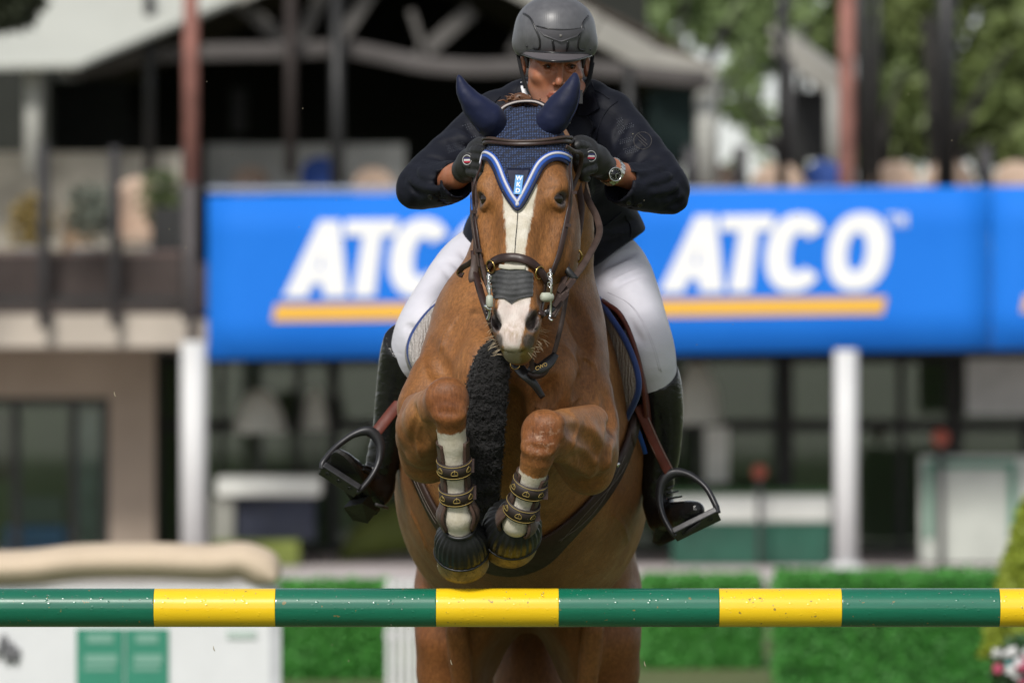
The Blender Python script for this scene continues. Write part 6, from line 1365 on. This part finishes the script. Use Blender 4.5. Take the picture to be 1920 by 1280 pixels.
for pts, r_ in (([(1196, 470), (1165, 482), (1135, 500)], .010), ([(1204, 492), (1172, 502), (1140, 522)], .009), ([(1208, 512), (1180, 520), (1155, 536)], .007), ([(1180, 600), (1190, 625), (1205, 640)], .007),
                ([(862, 470), (880, 482), (890, 490)], .009), ([(845, 488), (868, 502), (880, 520)], .009), ([(765, 628), (780, 640), (790, 645)], .008), ([(830, 500), (850, 520), (862, 540)], .008), ([(762, 612), (776, 620), (788, 622)], .007)):
    q = catmull(np.array(pts, float), 12); P, N = bf.hit(q[:, 0], q[:, 1]); P = smooth_path(P, 2) + N * r_ * .45; bf.chain(P, np.sin(np.linspace(.15, math.pi - .15, 12)) * r_, .014, 's')
BV, BQ = bf.net(1); bre = mesh('breeches', BV, BQ, m_bre, per)
m_seam = mat('breeches_seam', (0.50, 0.49, 0.55), .8, bst=0)
for pts in ([(858, 545), (818, 560), (798, 590), (780, 625), (772, 655)], [(1140, 548), (1178, 568), (1205, 605), (1224, 650), (1236, 695)]):
    for d_ in (0, 4): P, N = on(bf, [(x + d_, y + d_ * .5) for x, y in pts], 26, .0004, sm=3); mesh('seam', *tube(P, .0011, None, 5), m_seam, bre)

# ---- riding boots
M = Mat('polished_boot_leather'); v = M.co(); n1 = M.noise(v, 12, 5); cr = M.noise(M.co(scale=(1, 1, 2.4)), 22, 4, .6, .8)
M.set(Base_Color=M.ramp(n1, [(0.3, (0.006, 0.006, 0.0065)), (0.7, (0.011, 0.011, 0.0115))]), Specular_IOR_Level=.4, Roughness=M.ramp(n1, [(0.3, (.13,) * 3), (0.7, (.22,) * 3)]), Normal=M.bump(cr, .35, .012)); m_boot = M.m
m_sole = mat('black_rubber_sole', (0.016, 0.016, 0.016), .6, bs=80, bst=.3)
def boot(shaft, rad, foot, frad, rim, sole, heel, laces):
    allp = np.array([W(*p) for p in shaft + foot]); f_ = Field.around(allp.min(0) - .085, allp.max(0) + .085, .006)
    f_.chain([W(*p) for p in shaft], rad, .02, n=12); f_.chain([W(*p) for p in foot], frad, .02, n=8)
    top = W(*shaft[0]); d = unit(W(*shaft[0]) - W(*shaft[1])); d = unit(d + np.array((0, -.55, 0)))
    f_.fn(lambda x, y, z: -((x - top[0]) * d[0] + (y - top[1]) * d[1] + (z - top[2]) * d[2]) + .0, top - .15, top + .15, .004, 's')
    ank = W(*shaft[-1]); 
    f_.add(lambda x, y, z: (.0028 * np.sin((z - ank[2]) * 210 + 8 * (x - ank[0])) * np.exp(-((x - ank[0]) ** 2 + (y - ank[1]) ** 2 + (z - ank[2]) ** 2) / .055 ** 2)).astype(np.float32), ank - .13, ank + .13)
    V, Q = f_.net(1); b = mesh('riding_boot', V, Q, m_boot, per)
    mesh('top_rim', *tube([W(*p) for p in rim], .005, 24, 8), m_blackl, b)
    so = np.array([W(*p) for p in sole]); up = unit(np.cross(so[1] - so[0], so[-1] - so[0])); up = up if up[2] > 0 else -up
    P = catmull(np.vstack([so, so[:1]]), 40)[:-1]; n = len(P); V = np.vstack([P, P - up * .012]); F = [tuple(range(n)), tuple(range(2 * n - 1, n - 1, -1))] + [(i, n + i, n + (i + 1) % n, (i + 1) % n) for i in range(n)]
    s_ = mesh('sole', V, F, m_sole, b, smooth=False)
    hp = np.array([W(*p) for p in heel]); n = len(hp); V = np.vstack([hp, hp - up * .03]); F = [tuple(range(n)), tuple(range(2 * n - 1, n - 1, -1))] + [(i, n + i, n + (i + 1) % n, (i + 1) % n) for i in range(n)]
    mesh('heel', V, F, m_sole, b, smooth=False)
    for pts in laces:
        q = np.array(pts, float); P, N = f_.hit(q[:, 0], q[:, 1], off=.002); mesh('lace', *tube(P, .0028, 8, 5), m_blackl, b)
    return b
boot([(766, 636, .82), (756, 690, .86), (746, 750, .90), (733, 815, .93), (716, 872, .95)], [.066, .063, .057, .047, .042],
     [(714, 880, .95), (708, 922, .965), (680, 903, .90), (652, 880, .82), (632, 858, .77)], [.040, .038, .036, .034, .027],
     [(744, 614, .80), (750, 640, .765), (764, 652, .755), (780, 656, .77)],
     [(617, 864, .76), (634, 842, .70), (668, 870, .73), (700, 925, .90), (712, 958, 1.0), (680, 955, 1.0), (650, 915, .86), (628, 885, .78)],
     [(655, 938, .90), (690, 930, .88), (716, 945, .97), (700, 968, 1.02), (672, 962, .98)],
     [[(690, 868), (705, 872)], [(684, 874), (700, 880)], [(680, 880), (694, 888)]])
boot([(1224, 695, .84), (1234, 730, .86), (1240, 780, .90), (1240, 840, .94), (1232, 900, .96)], [.064, .059, .055, .048, .043],
     [(1232, 905, .96), (1238, 968, .965), (1262, 968, .90), (1284, 965, .82), (1304, 957, .77)], [.042, .037, .036, .034, .026],
     [(1204, 706, .775), (1222, 707, .765), (1242, 694, .775), (1254, 672, .80), (1255, 658, .82)],
     [(1322, 966, .76), (1305, 985, .72), (1270, 1003, .78), (1248, 1012, .92), (1226, 1010, 1.0), (1232, 985, 1.0), (1270, 965, .86), (1306, 952, .78)],
     [(1230, 985, .92), (1262, 980, .90), (1268, 996, .92), (1240, 1008, .98), (1226, 1000, 1.0)],
     [[(1250, 915), (1262, 910)], [(1251, 925), (1270, 921)], [(1254, 935), (1278, 932)], [(1258, 944), (1284, 942)]])
# spur
mesh('spur', *tube([W(704, 945, .88), W(718, 950, .90), (W(726, 952, .98))], .005, 10, 6), m_dark2, per)

# ---- gloves
M = Mat('black_glove_leather'); v = M.co(); M.set(Base_Color=M.ramp(M.noise(v, 30, 4), [(0.3, (0.009, 0.009, 0.010)), (0.7, (0.020, 0.020, 0.021))]), Roughness=.5, Normal=M.bump(M.noise(v, 300, 3), .2, .001)); m_glove = M.m
def glove(wr, kn, s, fing, thumb, logo, lr):
    a, b = W(*wr), W(*kn); f_ = Field.around(np.minimum(a, b) - .10, np.maximum(a, b) + .10, .0035)
    f_.chain([a, a * .5 + b * .5, b], [.036, .040, .037], .012, flat=((0, 1, 0), .85))
    for k_, pts in enumerate(fing): f_.chain([W(*p) for p in pts], [.0135, .0130, .0115, .010], .0045, n=8)
    f_.chain([W(*p) for p in thumb], [.016, .014, .011], .006, n=6)
    ax = unit(b - a); f_.add(lambda x, y, z: (.0020 * np.sin(((x - a[0]) * ax[0] + (y - a[1]) * ax[1] + (z - a[2]) * ax[2]) * 420) * np.exp(-((x - a[0]) ** 2 + (y - a[1]) ** 2 + (z - a[2] + .03) ** 2) / .03 ** 2)).astype(np.float32), a - .09, a + .09)
    V, Q = f_.net(1); g = mesh('glove', V, Q, m_glove, per)
    q_, n_ = f_.hit(*logo); n_ = unit(n_ + np.array((0, -1.2, 0))); c = q_ + n_ * .002
    tb = mesh('wrist_tab', *lathe(c - n_ * .002, n_, [(0, R(lr + 6)), (.0035, R(lr + 6)), (.0045, R(lr + 4)), (.0045, .0002)], 24), m_glove, g)
    mesh('logo_ring', *ring(c + n_ * .003, n_, R(lr), .0009, 26, 5), mat('white_print', (.6, .6, .6), .5, bst=0), tb)
    up = unit(np.array((0, 0, 1.)) - n_ * n_[2]); sd = np.cross(up, n_)
    for k_, (hh, mt) in enumerate(((3.4, mat('navy_print', (.02, .02, .10), .5, bst=0)), (0, mat('white_print', (.6, .6, .6))), (-3.4, mat('red_print', (.42, .02, .05), .5, bst=0)))):
        V, F = box((0, 0, 0), (R(lr * 1.45), R(3.2), .001)); V = V @ np.stack([sd, up, n_]) + c + up * R(hh) + n_ * .003; mesh('logo_stripe', V, F, mt, tb, smooth=False)
glove((872, 318, .225), (897, 296, .16), -1, [[(890, 282, .14), (908, 284, .11), (914, 300, .12), (906, 308, .15)], [(888, 296, .14), (908, 298, .11), (914, 312, .12), (904, 320, .15)], [(886, 310, .145), (906, 312, .12), (910, 324, .13), (900, 330, .15)], [(882, 322, .155), (899, 326, .13), (902, 336, .14), (893, 338, .16)]],
      [(886, 278, .17), (898, 268, .15), (908, 266, .13)], (877, 300), 9)
glove((1132, 313, .245), (1100, 288, .175), 1, [[(1100, 276, .15), (1082, 272, .12), (1076, 288, .13), (1084, 298, .16)], [(1102, 290, .15), (1084, 290, .12), (1078, 304, .13), (1088, 312, .16)], [(1106, 304, .155), (1088, 306, .125), (1083, 318, .135), (1092, 324, .16)], [(1112, 316, .165), (1096, 320, .14), (1092, 330, .145), (1101, 335, .165)]],
      [(1108, 272, .18), (1092, 264, .16), (1078, 264, .14)], (1107, 293), 10)

# ---- wristwatch
wat = empty('wristwatch', tuple(W(1153, 326, .27))); wat.parent = per; wat.matrix_parent_inverse = per.matrix_world.inverted()
wa = unit(W(1112, 302, .22) - W(1165, 345, .31)); wc = W(1147, 322, .268)
P, F = ring(wc, wa, .0345, .004, 30, 8); mesh('bracelet', P, F, m_steel, wat)
for k_ in range(22):
    a_ = k_ * 2 * math.pi / 22; u_ = unit(np.cross(wa, (0, 0, 1.))); v2 = np.cross(wa, u_); rd = math.cos(a_) * u_ + math.sin(a_) * v2; V, F = box((0, 0, 0), (.018, .0085, .005)); V = V @ np.stack([wa, np.cross(rd, wa), rd]) + wc + rd * .0355; mesh('bracelet_link', V, F, m_steel, wat, smooth=False)
fn = unit(np.array((.38, -.88, -.05))); fc = W(1153, 327, .225)
mesh('case', *lathe(fc - fn * .006, fn, [(0, .017), (.002, .0195), (.009, .0200), (.0115, .0185), (.011, .0165), (.010, .016)], 32, cap=False), m_steel, wat)
dl = mesh('dial', *lathe(fc, fn, [(.0, .0165), (.0042, .0165), (.0042, .0002)], 28), mat('black_dial', (.006, .006, .007), .15, bst=0), wat)
up = unit(np.array((0.1, 0, 1.)) - fn * (np.array((0.1, 0, 1.)) @ fn)); sd = np.cross(up, fn)
for k_ in range(12):
    a_ = k_ * math.pi / 6; rd = math.sin(a_) * sd + math.cos(a_) * up; V, F = box((0, 0, 0), (.0012, .0035, .0006)); V = V @ np.stack([np.cross(rd, fn), rd, fn]) + fc + fn * .0044 + rd * .0132; mesh('hour_mark', V, F, m_steel, dl, smooth=False)
for a_, l_ in ((1.0, .008), (2.9, .011)):
    rd = math.sin(a_) * sd + math.cos(a_) * up; V, F = box((0, 0, 0), (.0014, l_, .0006)); V = V @ np.stack([np.cross(rd, fn), rd, fn]) + fc + fn * .0052 + rd * l_ * .45; mesh('hand', V, F, m_steel, dl, smooth=False)
